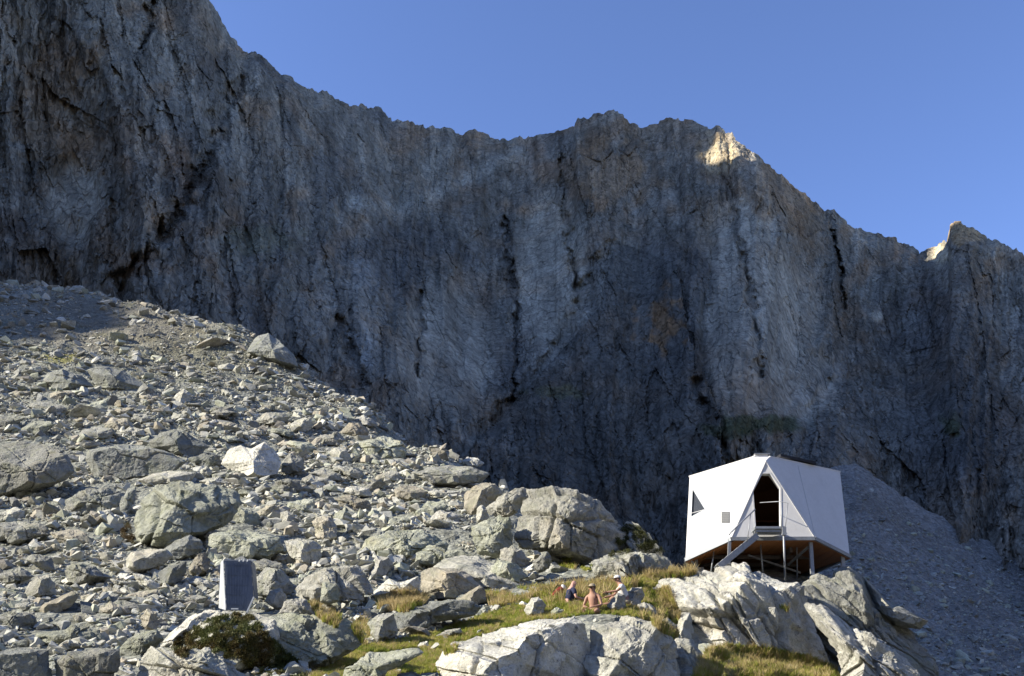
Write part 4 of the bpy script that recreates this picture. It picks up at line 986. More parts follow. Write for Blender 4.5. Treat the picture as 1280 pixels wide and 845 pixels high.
for k in range(18):
    V, Fc = hull_rock(400 + k, 11, 0, 0.0, 0.0)
    srcs.append(mesh_np('stone_piece', V, Fc, TONED[(0, 1, 2, 0, 1, 3, 0, 1, 2, 1, 5, 4, 0, 1, 0, 1, 3, 5)[k]], False))
PALE_IDX = np.array([0, 3, 6, 7, 10, 12, 14, 17, 2, 5])
scatter('loose_stones', P, rot, scl, np.where((Ds < 50) & (r_.random(n) < .45), PALE_IDX[r_.integers(0, 10, n)], r_.integers(0, 18, n)), srcs)

# blocks on the talus
n = 26000
pxs = r_.uniform(860, 1450, n); tt = r_.random(n) ** 0.7
P = scree_pos(pxs, tt); h, e = facets(P[:, :2] * 0.55, 5, 0.5, 0.5)
P[:, 2] += h * 0.30 + 0.5 * ridged(np.stack([P[:, 0] * 0.25, P[:, 1] * 0.12, P[:, 0] * 0], 1), 3)
s = 0.30 * (1 - r_.random(n)) ** (-1 / 2.1); s = np.minimum(s, 3.0) * (0.7 + 0.5 * (1 - tt))
scl = s[:, None] * np.stack([r_.uniform(.9, 1.5, n), r_.uniform(.7, 1.1, n), r_.uniform(.4, .8, n)], 1)
rot = np.stack([r_.normal(size=n) * .4, r_.normal(size=n) * .4, r_.uniform(0, 6.28, n)], 1)
SCREE_IDX = np.array([1, 4, 7, 9, 15, 11, 2, 8, 11, 3])
scatter('scree_blocks', P, rot, scl, SCREE_IDX[r_.integers(0, 10, n)], srcs)
print('TIME stones', time.time() - T0)
# ------------------------------------------------------------------ the shelter
def paint(name, c, rough=0.5, metal=0.0, grime=0.12, sc=3.0, spec=0.4):
    m, nt, b = newmat(name, rough, spec); b.inputs['Metallic'].default_value = metal
    pos = nd(nt, 'ShaderNodeNewGeometry').outputs['Position']
    n = noise(nt, mapping(nt, pos, (1, 1, 0.35)), sc, 6, 0.65, 0.3); n2 = noise(nt, pos, sc * 9, 3, 0.6)
    k = ramp(nt, n, [(0.3, g3(1 - grime * 2)), (0.6, g3(1.0))]); k2 = ramp(nt, n2, [(0.3, g3(1 - grime)), (0.6, g3(1.0))])
    cc = mix(nt, 1.0, mix(nt, 1.0, tuple(c), k, 'MULTIPLY'), k2, 'MULTIPLY'); nt.links.new(cc, b.inputs['Base Color'])
    rr = ramp(nt, n2, [(0.3, g3(min(1, rough + .15))), (0.7, g3(rough))]); nt.links.new(rr, b.inputs['Roughness'])
    return m
def wood(name, c, sc=6):
    m, nt, b = newmat(name, 0.6, 0.3); pos = nd(nt, 'ShaderNodeNewGeometry').outputs['Position']
    n = noise(nt, mapping(nt, pos, (1.0, 8.0, 6.0)), sc, 5, 0.6, 1.5)
    nt.links.new(ramp(nt, n, [(0.3, tuple(.55 * x for x in c)), (0.7, c)]), b.inputs['Base Color']); return m
M_WHITE = paint('white_panel', (0.58, 0.58, 0.57), 0.5, 0, 0.05, 1.2)
M_TRIM = paint('zinc_trim', (0.26, 0.28, 0.30), 0.4, 0.5)
M_GALV = paint('galvanised_steel', (0.34, 0.36, 0.38), 0.5, 0.6)
M_PLY = wood('plywood_soffit', (0.42, 0.17, 0.06))
M_INT = wood('interior_wood', (0.40, 0.19, 0.09))
M_DARK = paint('dark_glass', (0.03, 0.035, 0.04), 0.15, 0, 0.1)
M_SOLAR = paint('solar_cells', (0.02, 0.022, 0.03), 0.7, 0, 0.2)
M_BEAM = paint('dull_steel', (0.16, 0.13, 0.11), 0.6, 0.4)
M_CONC = paint('concrete', (0.45, 0.44, 0.41), 0.9, 0, 0.2)
M_GRIL = paint('grey_plate', (0.11, 0.115, 0.12), 0.6, 0, 0.1)

def poly_obj(name, polys, mat, parent, solid=None, props=None):
    """polys: list of vertex-position lists (world), made relative to the parent"""
    bm = bmesh.new(); o0 = Vector(parent.location) if parent is not None else Vector()
    vs = {}
    def vert(p):
        k = tuple(round(float(x), 4) for x in p)
        if k not in vs: vs[k] = bm.verts.new(Vector(k) - o0)
        return vs[k]
    for p in polys:
        try: bm.faces.new([vert(q) for q in p])
        except ValueError: pass
    if solid: 
        bmesh.ops.recalc_face_normals(bm, faces=bm.faces)
    me = bpy.data.meshes.new(name); bm.to_mesh(me); bm.free(); me.materials.append(mat)
    return link(name, me, parent, None, **(props or {}))

def slab_poly(name, pts, nrm, t, mat, parent, bev=0.0):
    """prism: polygon pts extruded by t along nrm"""
    n = Vector(nrm).normalized() * t; a = [Vector(p) for p in pts]; b = [p + n for p in a]; k = len(a)
    polys = [a[::-1], b] + [[a[i], a[(i + 1) % k], b[(i + 1) % k], b[i]] for i in range(k)]
    bm = bmesh.new(); o0 = Vector(parent.location); va = [bm.verts.new(p - o0) for p in a]; vb = [bm.verts.new(p - o0) for p in b]
    bm.faces.new(va[::-1]); bm.faces.new(vb)
    for i in range(k): bm.faces.new([va[i], va[(i + 1) % k], vb[(i + 1) % k], vb[i]])
    bmesh.ops.recalc_face_normals(bm, faces=bm.faces)
    if bev: bmesh.ops.bevel(bm, geom=bm.edges[:], offset=bev, segments=1, affect='EDGES')
    me = bpy.data.meshes.new(name); bm.to_mesh(me); bm.free(); me.materials.append(mat); return link(name, me, parent)

def box_between(bm, p, q, w, h=None, up=(0, 0, 1)):
    p, q = Vector(p), Vector(q); h = h or w; d = (q - p).normalized(); u = Vector(up)
    if abs(d.dot(u)) > .95: u = Vector((0, 1, 0))
    s = d.cross(u).normalized() * w / 2; v = s.cross(d).normalized() * h / 2
    vs = [bm.verts.new(c + a * s + b * v) for c in (p, q) for a, b in ((-1, -1), (1, -1), (1, 1), (-1, 1))]
    for f in ((0, 1, 2, 3), (7, 6, 5, 4), (0, 4, 5, 1), (1, 5, 6, 2), (2, 6, 7, 3), (3, 7, 4, 0)): bm.faces.new([vs[i] for i in f])

def tube(bm, pts, r, seg=8, r1=None):
    pts = [Vector(p) for p in pts]; rings = []
    for i, p in enumerate(pts):
        d = (pts[min(i + 1, len(pts) - 1)] - pts[max(i - 1, 0)]).normalized()
        u = d.orthogonal() if i == 0 else (u - d * u.dot(d)); u.normalize(); w = d.cross(u)
        rr = r if r1 is None else r + (r1 - r) * i / (len(pts) - 1)
        rings.append([bm.verts.new(p + (u * math.cos(a) + w * math.sin(a)) * rr) for a in [2 * math.pi * k / seg for k in range(seg)]])
    for A, B in zip(rings[:-1], rings[1:]):
        for k in range(seg): bm.faces.new([A[k], A[(k + 1) % seg], B[(k + 1) % seg], B[k]])
    bm.faces.new(rings[0][::-1]); bm.faces.new(rings[-1])

def bm_obj(name, bm, mat, parent, smooth=False, props=None):
    bmesh.ops.recalc_face_normals(bm, faces=bm.faces)
    if parent is not None:
        w = Vector(parent.location)
        pp = parent.parent
        while pp is not None: w += Vector(pp.location); pp = pp.parent
        bmesh.ops.translate(bm, verts=bm.verts, vec=-w)
    me = bpy.data.meshes.new(name); bm.to_mesh(me); bm.free(); me.materials.append(mat)
    if smooth: me.polygons.foreach_set('use_smooth', np.ones(len(me.polygons), bool))
    return link(name, me, parent, None, **(props or {}))

U = lambda x, y, D: Vector(unproj(x, y, D))
def on_plane(x, y, p0, n):
    d = U(x, y, 30) - Vector((0, 0, CAMZ)); o = Vector((0, 0, CAMZ)); return o + d * ((p0 - o).dot(n) / d.dot(n))

FLp = U(914, 671.5, 31.1); FRp = U(1018, 671, 30.93); zf = (FLp.z + FRp.z) / 2
def at_z(x, y, z):      # point on the ray of pixel (x, y) at height z
    d = U(x, y, 30) - Vector((0, 0, CAMZ)); return Vector((0, 0, CAMZ)) + d * ((z - CAMZ) / d.z)

cx_ = (FLp.x + FRp.x) / 2
yb = FLp.y + 5.2; ym = FLp.y + 2.6
Lp = U(862, 596, 33.5); Rp = U(1050, 590, 33.4); A = U(957, 576, 31.2)
nL = (A - FLp).cross(Lp - FLp).normalized(); nRr = (A - FRp).cross(Rp - FRp).normalized()
CLp = on_plane(857, 697.5, FLp, nL); CRp = on_plane(1062, 693.5, FRp, nRr); T = on_plane(944, 571, FLp, nL); T2 = on_plane(962, 571, FRp, nRr)
zt = (Lp.z + Rp.z) / 2
mir = lambda p: Vector((p.x, 2 * ym - p.y, p.z))
FL2, FR2, CL2, CR2 = mir(FLp), mir(FRp), mir(CLp) + Vector((.5, 0, 0)), mir(CRp) - Vector((.5, 0, 0))
Bk = Vector((A.x, mir(A).y, A.z))
hut = empty('mountain_shelter', ((FLp.x + FRp.x) / 2, ym, zf), 'white faceted metal mountain shelter raised on steel stilts on the rock knoll', 'shelter')
# wall panels
win_o = [on_plane(x, y, CLp, nL) for x, y in ((866, 612), (881, 636.6), (864.4, 645.8))]
from mathutils.geometry import tessellate_polygon
def holed(name, outer, holes, mat, parent, back=None):
    polys = [outer] + holes; tri = tessellate_polygon(polys); flat = [p for q in polys for p in q]
    if name is None: return [[flat[i] for i in t] for t in tri]
    return poly_obj(name, [[flat[i] for i in t] for t in tri], mat, parent, True)
def offs(ps, v): return [p + v for p in ps]
wl_out = [CLp, FLp, A, T, Lp]
wp = holed('wall_panel', wl_out, [win_o], M_WHITE, hut)
wr = poly_obj('wall_panel', [[FRp, CRp, Rp], [FRp, Rp, A], [A, Rp, T2], [A, T2, T]], M_WHITE, hut, True)
# front with the door opening
nD = (FRp - FLp).cross(A - FLp).normalized()
dh = [on_plane(x, y, FLp, nD) for x, y in ((945, 662), (941.6, 614), (953, 592), (962, 592), (975, 610), (975.5, 662))]
front = holed('wall_panel', [FLp, FRp, A], [dh], M_WHITE, hut)

for pts in ([CLp, CL2, Lp], [CR2, CRp, Rp], [CL2, FL2, Lp], [FL2, Bk, Lp], [FL2, FR2, Bk], [FR2, CR2, Rp], [FR2, Rp, Bk]):
    poly_obj('wall_panel', [pts], M_WHITE, hut)
# roof
ridge = Vector((A.x, (T.y + Bk.y) / 2, T.z + 0.03))
poly_obj('roof', [[T, ridge, Lp], [T2, Rp, ridge], [T, T2, ridge], [Lp, ridge, Bk], [Rp, Bk, ridge]], M_WHITE, hut)
# panel joints (raised seams)
def seam(name, p, q, w, d, mat=M_WHITE, n=Vector((0, -1, 0))):
    bm = bmesh.new(); box_between(bm, Vector(p) + n * d * .5, Vector(q) + n * d * .5, w, d, n); return bm_obj(name, bm, mat, hut)
nR = (CRp - FRp).cross(Rp - FRp).normalized()
if nR.y > 0: nR = -nR
nLo = nL if nL.y < 0 else -nL
nF = nD if nD.y < 0 else -nD
seam('edge_cover', FLp, A, 0.05, 0.02, M_WHITE, (nF + nLo).normalized()); seam('edge_cover', FRp, A, 0.05, 0.02, M_WHITE, (nF + nR).normalized())
seam('seam', FRp.lerp(CRp, 0.03) + (Rp - FRp) * 0.0, A.lerp(Rp, 0.42), 0.025, 0.012, M_WHITE, nR)
seam('seam', CLp.lerp(FLp, 0.45), Lp.lerp(T, 0.40), 0.02, 0.008, M_WHITE, nLo)
seam('seam', CLp.lerp(FLp, 0.93), Lp.lerp(T, 0.78), 0.02, 0.008, M_WHITE, nLo); seam('seam', CLp.lerp(Lp, .52), FLp.lerp(A, .52), 0.015, 0.006, M_WHITE, nLo)
for p, q in ((CLp, FLp), (FLp, FRp), (FRp, CRp), (CRp, CR2), (CL2, CLp), (CR2, FR2), (FR2, FL2), (FL2, CL2)):
    bm = bmesh.new(); box_between(bm, p + Vector((0, 0, -.055)), q + Vector((0, 0, -.055)), 0.10, 0.11); bm_obj('floor_edge_trim', bm, M_TRIM, hut)
for p, q in ((Lp, T), (T2, Rp)):
    bm = bmesh.new(); box_between(bm, p + Vector((0, 0.03, 0.01)), q + Vector((0, 0.03, 0.01)), 0.07, 0.05); bm_obj('roof_edge', bm, M_WHITE, hut)
# soffit boards
ring = [FLp, FRp, CRp, CR2, FR2, FL2, CL2, CLp]
xs = np.linspace(CLp.x, CRp.x, 23)
def yrange(x):
    ys = []
    for p, q in zip(ring, ring[1:] + ring[:1]):
        if (p.x - x) * (q.x - x) < 0: t = (x - p.x) / (q.x - p.x); ys.append(p.y + t * (q.y - p.y))
    return (min(ys), max(ys)) if len(ys) > 1 else None
for a, b in zip(xs[:-1], xs[1:]):
    a2, b2 = a + 0.006, b - 0.006; ra, rb = yrange(a2 + 0.01), yrange(b2 - 0.01)
    if not ra or not rb: continue
    def zs(x):
        if x < FLp.x: return zf + (CLp.z - zf) * (FLp.x - x) / (FLp.x - CLp.x) - .13
        if x > FRp.x: return zf + (CRp.z - zf) * (x - FRp.x) / (CRp.x - FRp.x) - .13
        return zf - .13
    q = [(a2, ra[0] + .03), (b2, rb[0] + .03), (b2, rb[1] - .03), (a2, ra[1] - .03)]
    slab_poly('soffit_board', [(x, y, zs(x)) for x, y in q], (0, 0, 1), 0.03, M_PLY, hut)
# floor beams and the cross braces below
for x in (FLp.x + 0.5, FRp.x - 0.5):
    bm = bmesh.new(); box_between(bm, (x, FLp.y + .8, zf - .22), (x, FL2.y - .1, zf - .22), 0.09, 0.16); bm_obj('floor_beam', bm, M_BEAM, hut)
for y in (ym - 0.6, ym + 0.8, FL2.y - 0.15):
    xr = (CLp.x + .35, CRp.x - .35) if y > FLp.y + .4 and y < FL2.y - .4 else (FLp.x, FRp.x)
    bm = bmesh.new(); box_between(bm, (xr[0], y, zf - .24), (xr[1], y, zf - .24), 0.09, 0.12); bm_obj('floor_beam', bm, M_BEAM, hut)
# interior lining
inn = 0.12
fl = [Vector((p.x, p.y, zf)).lerp(Vector((cx_, ym, zf)), 0.12) + Vector((0, 0, 0.03)) for p in ring]
poly_obj('inner_floor', [fl], M_INT, hut)
c3 = Vector((cx_, ym, (zf + zt) / 2)); sh = lambda p: c3 + (p - c3) * 0.955
wins = offs(win_o, -nLo * 0.10)
poly_obj('inner_lining', [[sh(a) for a in p] for p in ([CRp, CR2, Rp], [FRp, CRp, Rp], [FRp, Rp, A], [FL2, FR2, Bk], [CL2, FL2, Lp], [FL2, Bk, Lp], [CLp, CL2, Lp], [FR2, CR2, Rp], [FR2, Rp, Bk], [Lp, ridge, Bk], [Rp, Bk, ridge], [T, ridge, Lp], [A, Rp, ridge])], M_INT, hut)
for z in (0.45, 1.15):
    slab_poly('bunk', [(FLp.x + .1, ym + .4, zf + z), (FRp.x + 0.6, ym + .4, zf + z), (FRp.x + .6, ym + 2.0, zf + z), (FLp.x + .1, ym + 2.0, zf + z)], (0, 0, 1), 0.06, M_INT, hut, 0.005)
bm = bmesh.new(); box_between(bm, (FLp.x + 1.0, ym + .3, zf + .03), (FLp.x + 1.0, ym + .3, zf + 1.8), 0.08); bm_obj('bunk_post', bm, M_INT, hut)
# door opening: white reveal and dark jamb
def frame_of(name, pts, nrm, depth, proud, width, mat, parent):
    c = sum(pts, Vector()) / len(pts); n = Vector(nrm).normalized(); bm = bmesh.new(); o0 = Vector(parent.location)
    if parent.parent is not None: o0 += Vector(parent.parent.location)
    k = len(pts); rings = []
    for inset, dd in ((-width, proud), (0.0, proud), (0.0, -depth), (-width, -depth)):
        row = []
        for i in range(k):
            a, b, c2 = pts[i - 1], pts[i], pts[(i + 1) % k]
            e1 = (b - a).normalized(); e2 = (c2 - b).normalized(); n1 = e1.cross(n); n2 = e2.cross(n)
            if n1.dot(c - b) < 0 and n2.dot(c - b) < 0: n1, n2 = -n1, -n2
            elif (n1 + n2).dot(c - b) < 0: n1, n2 = -n1, -n2
            m = (n1 + n2).normalized(); s = 1 / max(0.35, m.dot(n1)); row.append(bm.verts.new(b + m * inset * s + n * dd - o0))
        rings.append(row)
    for A_, B_ in zip(rings, rings[1:] + rings[:1]):
        for i in range(k): bm.faces.new([A_[i], A_[(i + 1) % k], B_[(i + 1) % k], B_[i]])
    bmesh.ops.recalc_face_normals(bm, faces=bm.faces)
    me = bpy.data.meshes.new(name); bm.to_mesh(me); bm.free(); me.materials.append(mat); return link(name, me, parent)
frame_of('door_frame', dh, nF, 0.22, 0.012, 0.045, M_WHITE, hut)
df = slab_poly('door_sill', [dh[0] + Vector((-.02, -.05, -.035)), dh[5] + Vector((.02, -.05, -.035)), dh[5] + Vector((.02, .2, -.035)), dh[0] + Vector((-.02, .2, -.035))], (0, 0, 1), 0.03, M_GALV, hut)
# triangular window
w = frame_of('window_frame', win_o, nLo, 0.12, 0.010, 0.025, M_TRIM, hut)
bm = bmesh.new(); vs = [bm.verts.new(p) for p in offs(win_o, -nLo * 0.05)]; bm.faces.new(vs); bm_obj('window_pane', bm, M_DARK, w)
# ventilation plate with slats
g = [on_plane(x, y, CLp, nL) for x, y in ((902.2, 640), (912.4, 640), (912.4, 654), (902.2, 654))]
vp = slab_poly('vent_plate', g, nLo, 0.02, M_GRIL, hut)
for k in range(6):
    a = g[0].lerp(g[3], (k + .5) / 6.5); b = g[1].lerp(g[2], (k + .5) / 6.5)
    bm = bmesh.new(); box_between(bm, a + (b - a) * .08 + nLo * .025, b - (b - a) * .08 + nLo * .025, 0.012, 0.02); s_ = bm_obj('slat', bm, M_GRIL, hut); s_.parent = vp; s_.location = (vp.matrix_world.inverted() @ Vector((0, 0, 0))) * 0
# chimney cap at the front top corner, solar panel on the roof
c = T + Vector((0.22, 0.25, 0.0))
bm = bmesh.new(); box_between(bm, c + Vector((0, 0, -.05)), c + Vector((0, 0, .10)), 0.42, 0.42); bm_obj('roof_vent', bm, M_WHITE, hut)
bm = bmesh.new(); box_between(bm, c + Vector((.03, 0, .10)), c + Vector((.03, 0, .125)), 0.50, 0.5); bm_obj('vent_cap', bm, M_GALV, hut)
p0, p1 = U(976, 570.5, T.y + .35), U(1020, 580, Rp.y - .9)
sp = slab_poly('solar_panel', [p0, p1, p1 + Vector((0, 1.1, .12)), p0 + Vector((0, 1.1, .12))], (0, 0, 1), 0.09, M_SOLAR, hut)
bm = bmesh.new()
for t in (.15, .85):
    p = p0.lerp(p1, t) + Vector((0, .2, 0)); box_between(bm, p + Vector((0, 0, -.2)), p, 0.04)
bm_obj('panel_bracket', bm, M_GALV, hut)
# stilts
def gz(x, y):
    return ground_z(x, y) 
def stilt(name, px, pyt, pyb, D, w, kind='box', D2=None):
    top = U(px[0], pyt, D); bot = U(px[1], pyb, D2 or D); bot = bot + (bot - top).normalized() * 0.25
    bm = bmesh.new()
    if kind == 'box': box_between(bm, top, bot, w, w)
    else: tube(bm, [top, bot], w / 2, 10)
    o = bm_obj(name, bm, M_GALV, hut, kind != 'box')
    if kind == 'box':
        bm = bmesh.new(); b = U(px[1], pyb, D2 or D); box_between(bm, b + Vector((0, 0, -.03)), b, w * 2.2, w * 2.2); bm_obj('foot_plate', bm, M_GALV, o)
    return o
stilt('stilt', (912, 911), 674, 705, 31.15, 0.09)
stilt('stilt', (1013, 1016), 674, 727, 31.15, 0.11)
stilt('stilt', (1013.5, 1015), 690, 728, 31.5, 0.05)
stilt('stilt', (1053, 1054), 694, 708, CRp.y + .1, 0.12)
stilt('stilt', (870, 871), 699, 712, CLp.y + .4, 0.10)
stilt('stilt', (950, 953), 672, 709, 31.6, 0.05, 'tube')
stilt('stilt', (893, 889.5), 684, 710, 31.9, 0.045, 'tube')
stilt('stilt', (935, 933), 684, 709, FL2.y - .4, 0.10)
stilt('stilt', (990, 991), 682, 712, FR2.y - .4, 0.10)
bm = bmesh.new(); tube(bm, [U(988, 673, 32), U(993, 678, 32), U(996, 684, 32), U(996.5, 722, 32)], 0.022, 8); bm_obj('drain_pipe', bm, M_GALV, hut, True)
for a, b in ((U(1010, 684, 31.3), U(985, 706, 32.4)), (U(862, 699, CLp.y + .2), U(875, 712, CLp.y + .2)), (U(935, 694, 32.5), U(1000, 716, 33.4)), (U(930, 697, 33.5), U(1010, 690, 34.5))):
    bm = bmesh.new(); box_between(bm, a, b, 0.06, 0.06); bm_obj('brace', bm, M_GALV, hut)
bm = bmesh.new(); p = U(873, 716, CLp.y + .3); box_between(bm, p + Vector((0, 0, -.25)), p + Vector((0, 0, .16)), 0.34, 0.3); bmesh.ops.bevel(bm, geom=bm.edges[:], offset=.02, segments=1, affect='EDGES'); bm_obj('concrete_foot', bm, M_CONC, hut)
# landing, stair and handrails
Dl = 30.35
l0, l1 = U(945, 666, Dl), U(982, 666, Dl); l0.z = l1.z = dh[0].z - .12
slab_poly('landing', [l0, l1, l1 + Vector((0, .62, 0)), l0 + Vector((0, .62, 0))], (0, 0, 1), 0.07, M_GALV, hut)
for k in range(3):
    bm = bmesh.new(); a = l0 + Vector((0.02, .08 + k * .2, -.05)); box_between(bm, a, a + Vector(((l1 - l0).x - .04, 0, 0)), 0.05, 0.08); bm_obj('landing_joist', bm, M_GALV, hut)
s0, s1 = U(947, 669, Dl + .1), U(899, 708, Dl - .1)
for dy in (0.0, 0.55):
    bm = bmesh.new(); box_between(bm, s0 + Vector((0, dy, 0)), s1 + Vector((0, dy, 0)), 0.05, 0.17); bm_obj('stair_stringer', bm, M_GALV, hut)
for k in range(8):
    p = s0.lerp(s1, (k + .6) / 8.2) + Vector((0, 0, .03)); bm = bmesh.new(); box_between(bm, p + Vector((0, .02, 0)), p + Vector((0, .53, 0)), 0.22, 0.03); bm_obj('stair_tread', bm, M_GALV, hut)
def rail(name, pts, r=0.014):
    bm = bmesh.new(); tube(bm, pts, r, 8); return bm_obj(name, bm, M_GALV, hut, True)
rail('handrail', [U(911, 669, Dl), U(913, 666, Dl), U(944, 636.5, Dl)], .022)
rail('rail_post', [U(938.5, 641, Dl), U(934, 677, Dl)])
rail('handrail', [U(950, 628.3, Dl + .6), U(966, 627.3, Dl + .3), U(976, 626.8, Dl), U(985, 629, Dl), U(983, 645, Dl), U(981.5, 662, Dl)], .012)
rail('rail_post', [U(977, 627, Dl), U(977, 662, Dl)], .016)
rail('stilt', [U(979.5, 662, Dl), U(981.5, 728, Dl + .3)], .032)
bm = bmesh.new(); box_between(bm, U(980, 659, Dl), U(980, 669, Dl), .12, .10); bm_obj('bracket', bm, M_GALV, hut)
# drop the whole lot of slats to the right frame: children of children are built in world space
for o in list(hut.children):
    for ch in o.children: pass

# ------------------------------------------------------------------ metal box
M_PANEL = paint('shaded_sheet', (0.13, 0.155, 0.20), 0.38, 0.35, 0.12, 9)  # shaded faces of the box: shade and sky blue put into the colour
M_SIDE = paint('sunlit_sheet', (0.55, 0.58, 0.60), 0.45, 0.3, 0.1)  # sunlit faces of the box: sun brightness put into the colour
Db = 27.3
boxo = empty('metal_box', tuple(U(296, 763, Db)), 'tall metal box with ribbed front in bluish shade and sunlit left side', 'metal box')
q = [U(280, 701, Db), U(313.5, 701.5, Db + .2), U(317, 746, Db + .2), U(309, 764, Db + .15), U(283, 762, Db)]
nb = (q[1] - q[0]).cross(q[4] - q[0]).normalized(); nb = nb if nb.y < 0 else -nb
back = Vector((-0.03, .62, 0))
slab_poly('front_panel', q, nb, 0.02, M_PANEL, boxo)
left = [U(279.5, 700.5, Db), U(282.6, 762.5, Db - .05), U(274, 760, Db + .55), U(276.5, 703, Db + .5)]
slab_poly('side_panel', left, (-1, -.1, 0), 0.015, M_SIDE, boxo)
slab_poly('side_panel', [q[1] + Vector((0, .02, 0)), q[2] + Vector((0, .02, 0)), q[2] + back, q[1] + back], (1, 0, 0), 0.015, M_PANEL, boxo)
slab_poly('top_panel', [q[0] + Vector((0, 0, .015)), q[1] + Vector((0, 0, .015)), q[1] + back + Vector((0, 0, .015)), left[3] + Vector((0, 0, .015))], (0, 0, 1), 0.02, M_SIDE, boxo)
for k in range(9):      # upright ribs
    t = (k + .5) / 9; a = q[0].lerp(q[1], t); b = q[4].lerp(q[3], t); bm = bmesh.new(); box_between(bm, a.lerp(b, .03) + nb * .025, a.lerp(b, .96) + nb * .022, 0.022, 0.006, (0, 1, 0)); bm_obj('rib', bm, M_PANEL, boxo)
for k in range(5):
    t = (k + .5) / 5; a = q[0].lerp(q[4], t); b = q[1].lerp(q[3], t); bm = bmesh.new(); box_between(bm, a.lerp(b, .04) + nb * .035, a.lerp(b, .96) + nb * .024, 0.010, 0.006); bm_obj('cross_rib', bm, M_PANEL, boxo)
bm = bmesh.new(); box_between(bm, U(317.5, 746, Db - .05), U(308, 767, Db - .05), 0.05, 0.04); bm_obj('strut', bm, M_SIDE, boxo)
bm = bmesh.new(); box_between(bm, U(289, 761, Db - .12), U(298, 761, Db - .12), 0.03, 0.03); bm_obj('handle', bm, M_SIDE, boxo)
bm = bmesh.new()
for x in (299, 304, 309): tube(bm, [U(x, 702, Db), U(x + .8, 699.5, Db)], 0.02, 6)
bm_obj('top_fitting', bm, M_SIDE, boxo)
# ------------------------------------------------------------------ plants
from mathutils.bvhtree import BVHTree
bpy.context.view_layer.update()
dg = bpy.context.evaluated_depsgraph_get()
def tree_of(o):
    me = o.data; n = len(me.vertices); co = np.empty(n * 3, np.float32); me.vertices.foreach_get('co', co); co = co.reshape(-1, 3) + np.array(o.location)
    k = len(me.polygons); idx = np.empty(len(me.loops), np.int32); me.loops.foreach_get('vertex_index', idx); s = len(idx) // k
    return co, idx.reshape(k, s)
cam_o = Vector((0, 0, CAMZ))
near_trees = []
for pts, o, Dc in BOULDERS:
    if pts[:, 1].max() > 640 and pts[:, 0].max() > 180:
        co, fc = tree_of(o); near_trees.append((o.name, BVHTree.FromPolygons(co.tolist(), fc.tolist(), all_triangles=True), pts[:, 0].min() - 4, pts[:, 0].max() + 4, pts[:, 1].min() - 4, pts[:, 1].max() + 4))
# terrain patch near the meadow as a BVH
r0, r1 = np.searchsorted(DROW, 18), np.searchsorted(DROW, 44); c0 = np.searchsorted(PCOL, 150)
tp = TP_[r0:r1, c0:]; tco = tp.reshape(-1, 3); tfc = grid_faces(tp.shape[0], tp.shape[1])
ground_tree = BVHTree.FromPolygons(tco.tolist(), tfc.tolist())
def cast(x, y):
    """first surface met on the line of sight: (distance, point, normal, is_rock)"""
    d = (U(x, y, 30) - cam_o).normalized(); best = None
    h = ground_tree.ray_cast(cam_o, d)
    if h[0] is not None: best = (h[3], h[0], h[1], None)
    for nm, t, x0, x1, y0, y1 in near_trees:
        if x0 < x < x1 and y0 < y < y1:
            h = t.ray_cast(cam_o, d)
            if h[0] is not None and (best is None or h[3] < best[0]): best = (h[3], h[0], h[1], nm)
    return best
def leafmat(name, cols, trans=0.25):
    m, nt, b = newmat(name, 0.6, 0.2); oi = nd(nt, 'ShaderNodeObjectInfo')
    pos = nd(nt, 'ShaderNodeNewGeometry').outputs['Position']; n = noise(nt, pos, 1.3, 4, 0.6)
    a = nd(nt, 'ShaderNodeMath', operation='MULTIPLY_ADD'); nt.links.new(n, a.inputs[0]); a.inputs[1].default_value = 1.5; a.inputs[2].default_value = -.5
    a2 = nd(nt, 'ShaderNodeMath', operation='MULTIPLY_ADD'); nt.links.new(oi.outputs['Random'], a2.inputs[0]); a2.inputs[1].default_value = .45; nt.links.new(a.outputs[0], a2.inputs[2])
    k = len(cols); c = ramp(nt, a2.outputs[0], [((i + .3) / k, cc) for i, cc in enumerate(cols)]); nt.links.new(c, b.inputs['Base Color'])
    tr = nd(nt, 'ShaderNodeBsdfTranslucent'); nt.links.new(c, tr.inputs[0]); ms = nd(nt, 'ShaderNodeMixShader'); ms.inputs[0].default_value = trans
    nt.links.new(b.outputs[0], ms.inputs[1]); nt.links.new(tr.outputs[0], ms.inputs[2]); nt.links.new(ms.outputs[0], nt.nodes['Material Output'].inputs[0]); return m
M_GRASS = leafmat('alpine_grass', [(0.14, 0.19, 0.028), (0.25, 0.29, 0.045), (0.36, 0.36, 0.075), (0.44, 0.39, 0.13)], 0.35)
M_STRAW = leafmat('dry_grass', [(0.26, 0.22, 0.08), (0.42, 0.33, 0.15), (0.52, 0.42, 0.22)], 0.35)
M_SHRUB = leafmat('juniper_leaf', [(0.03, 0.045, 0.015), (0.055, 0.075, 0.022), (0.10, 0.11, 0.035), (0.11, 0.08, 0.03)], 0.15)
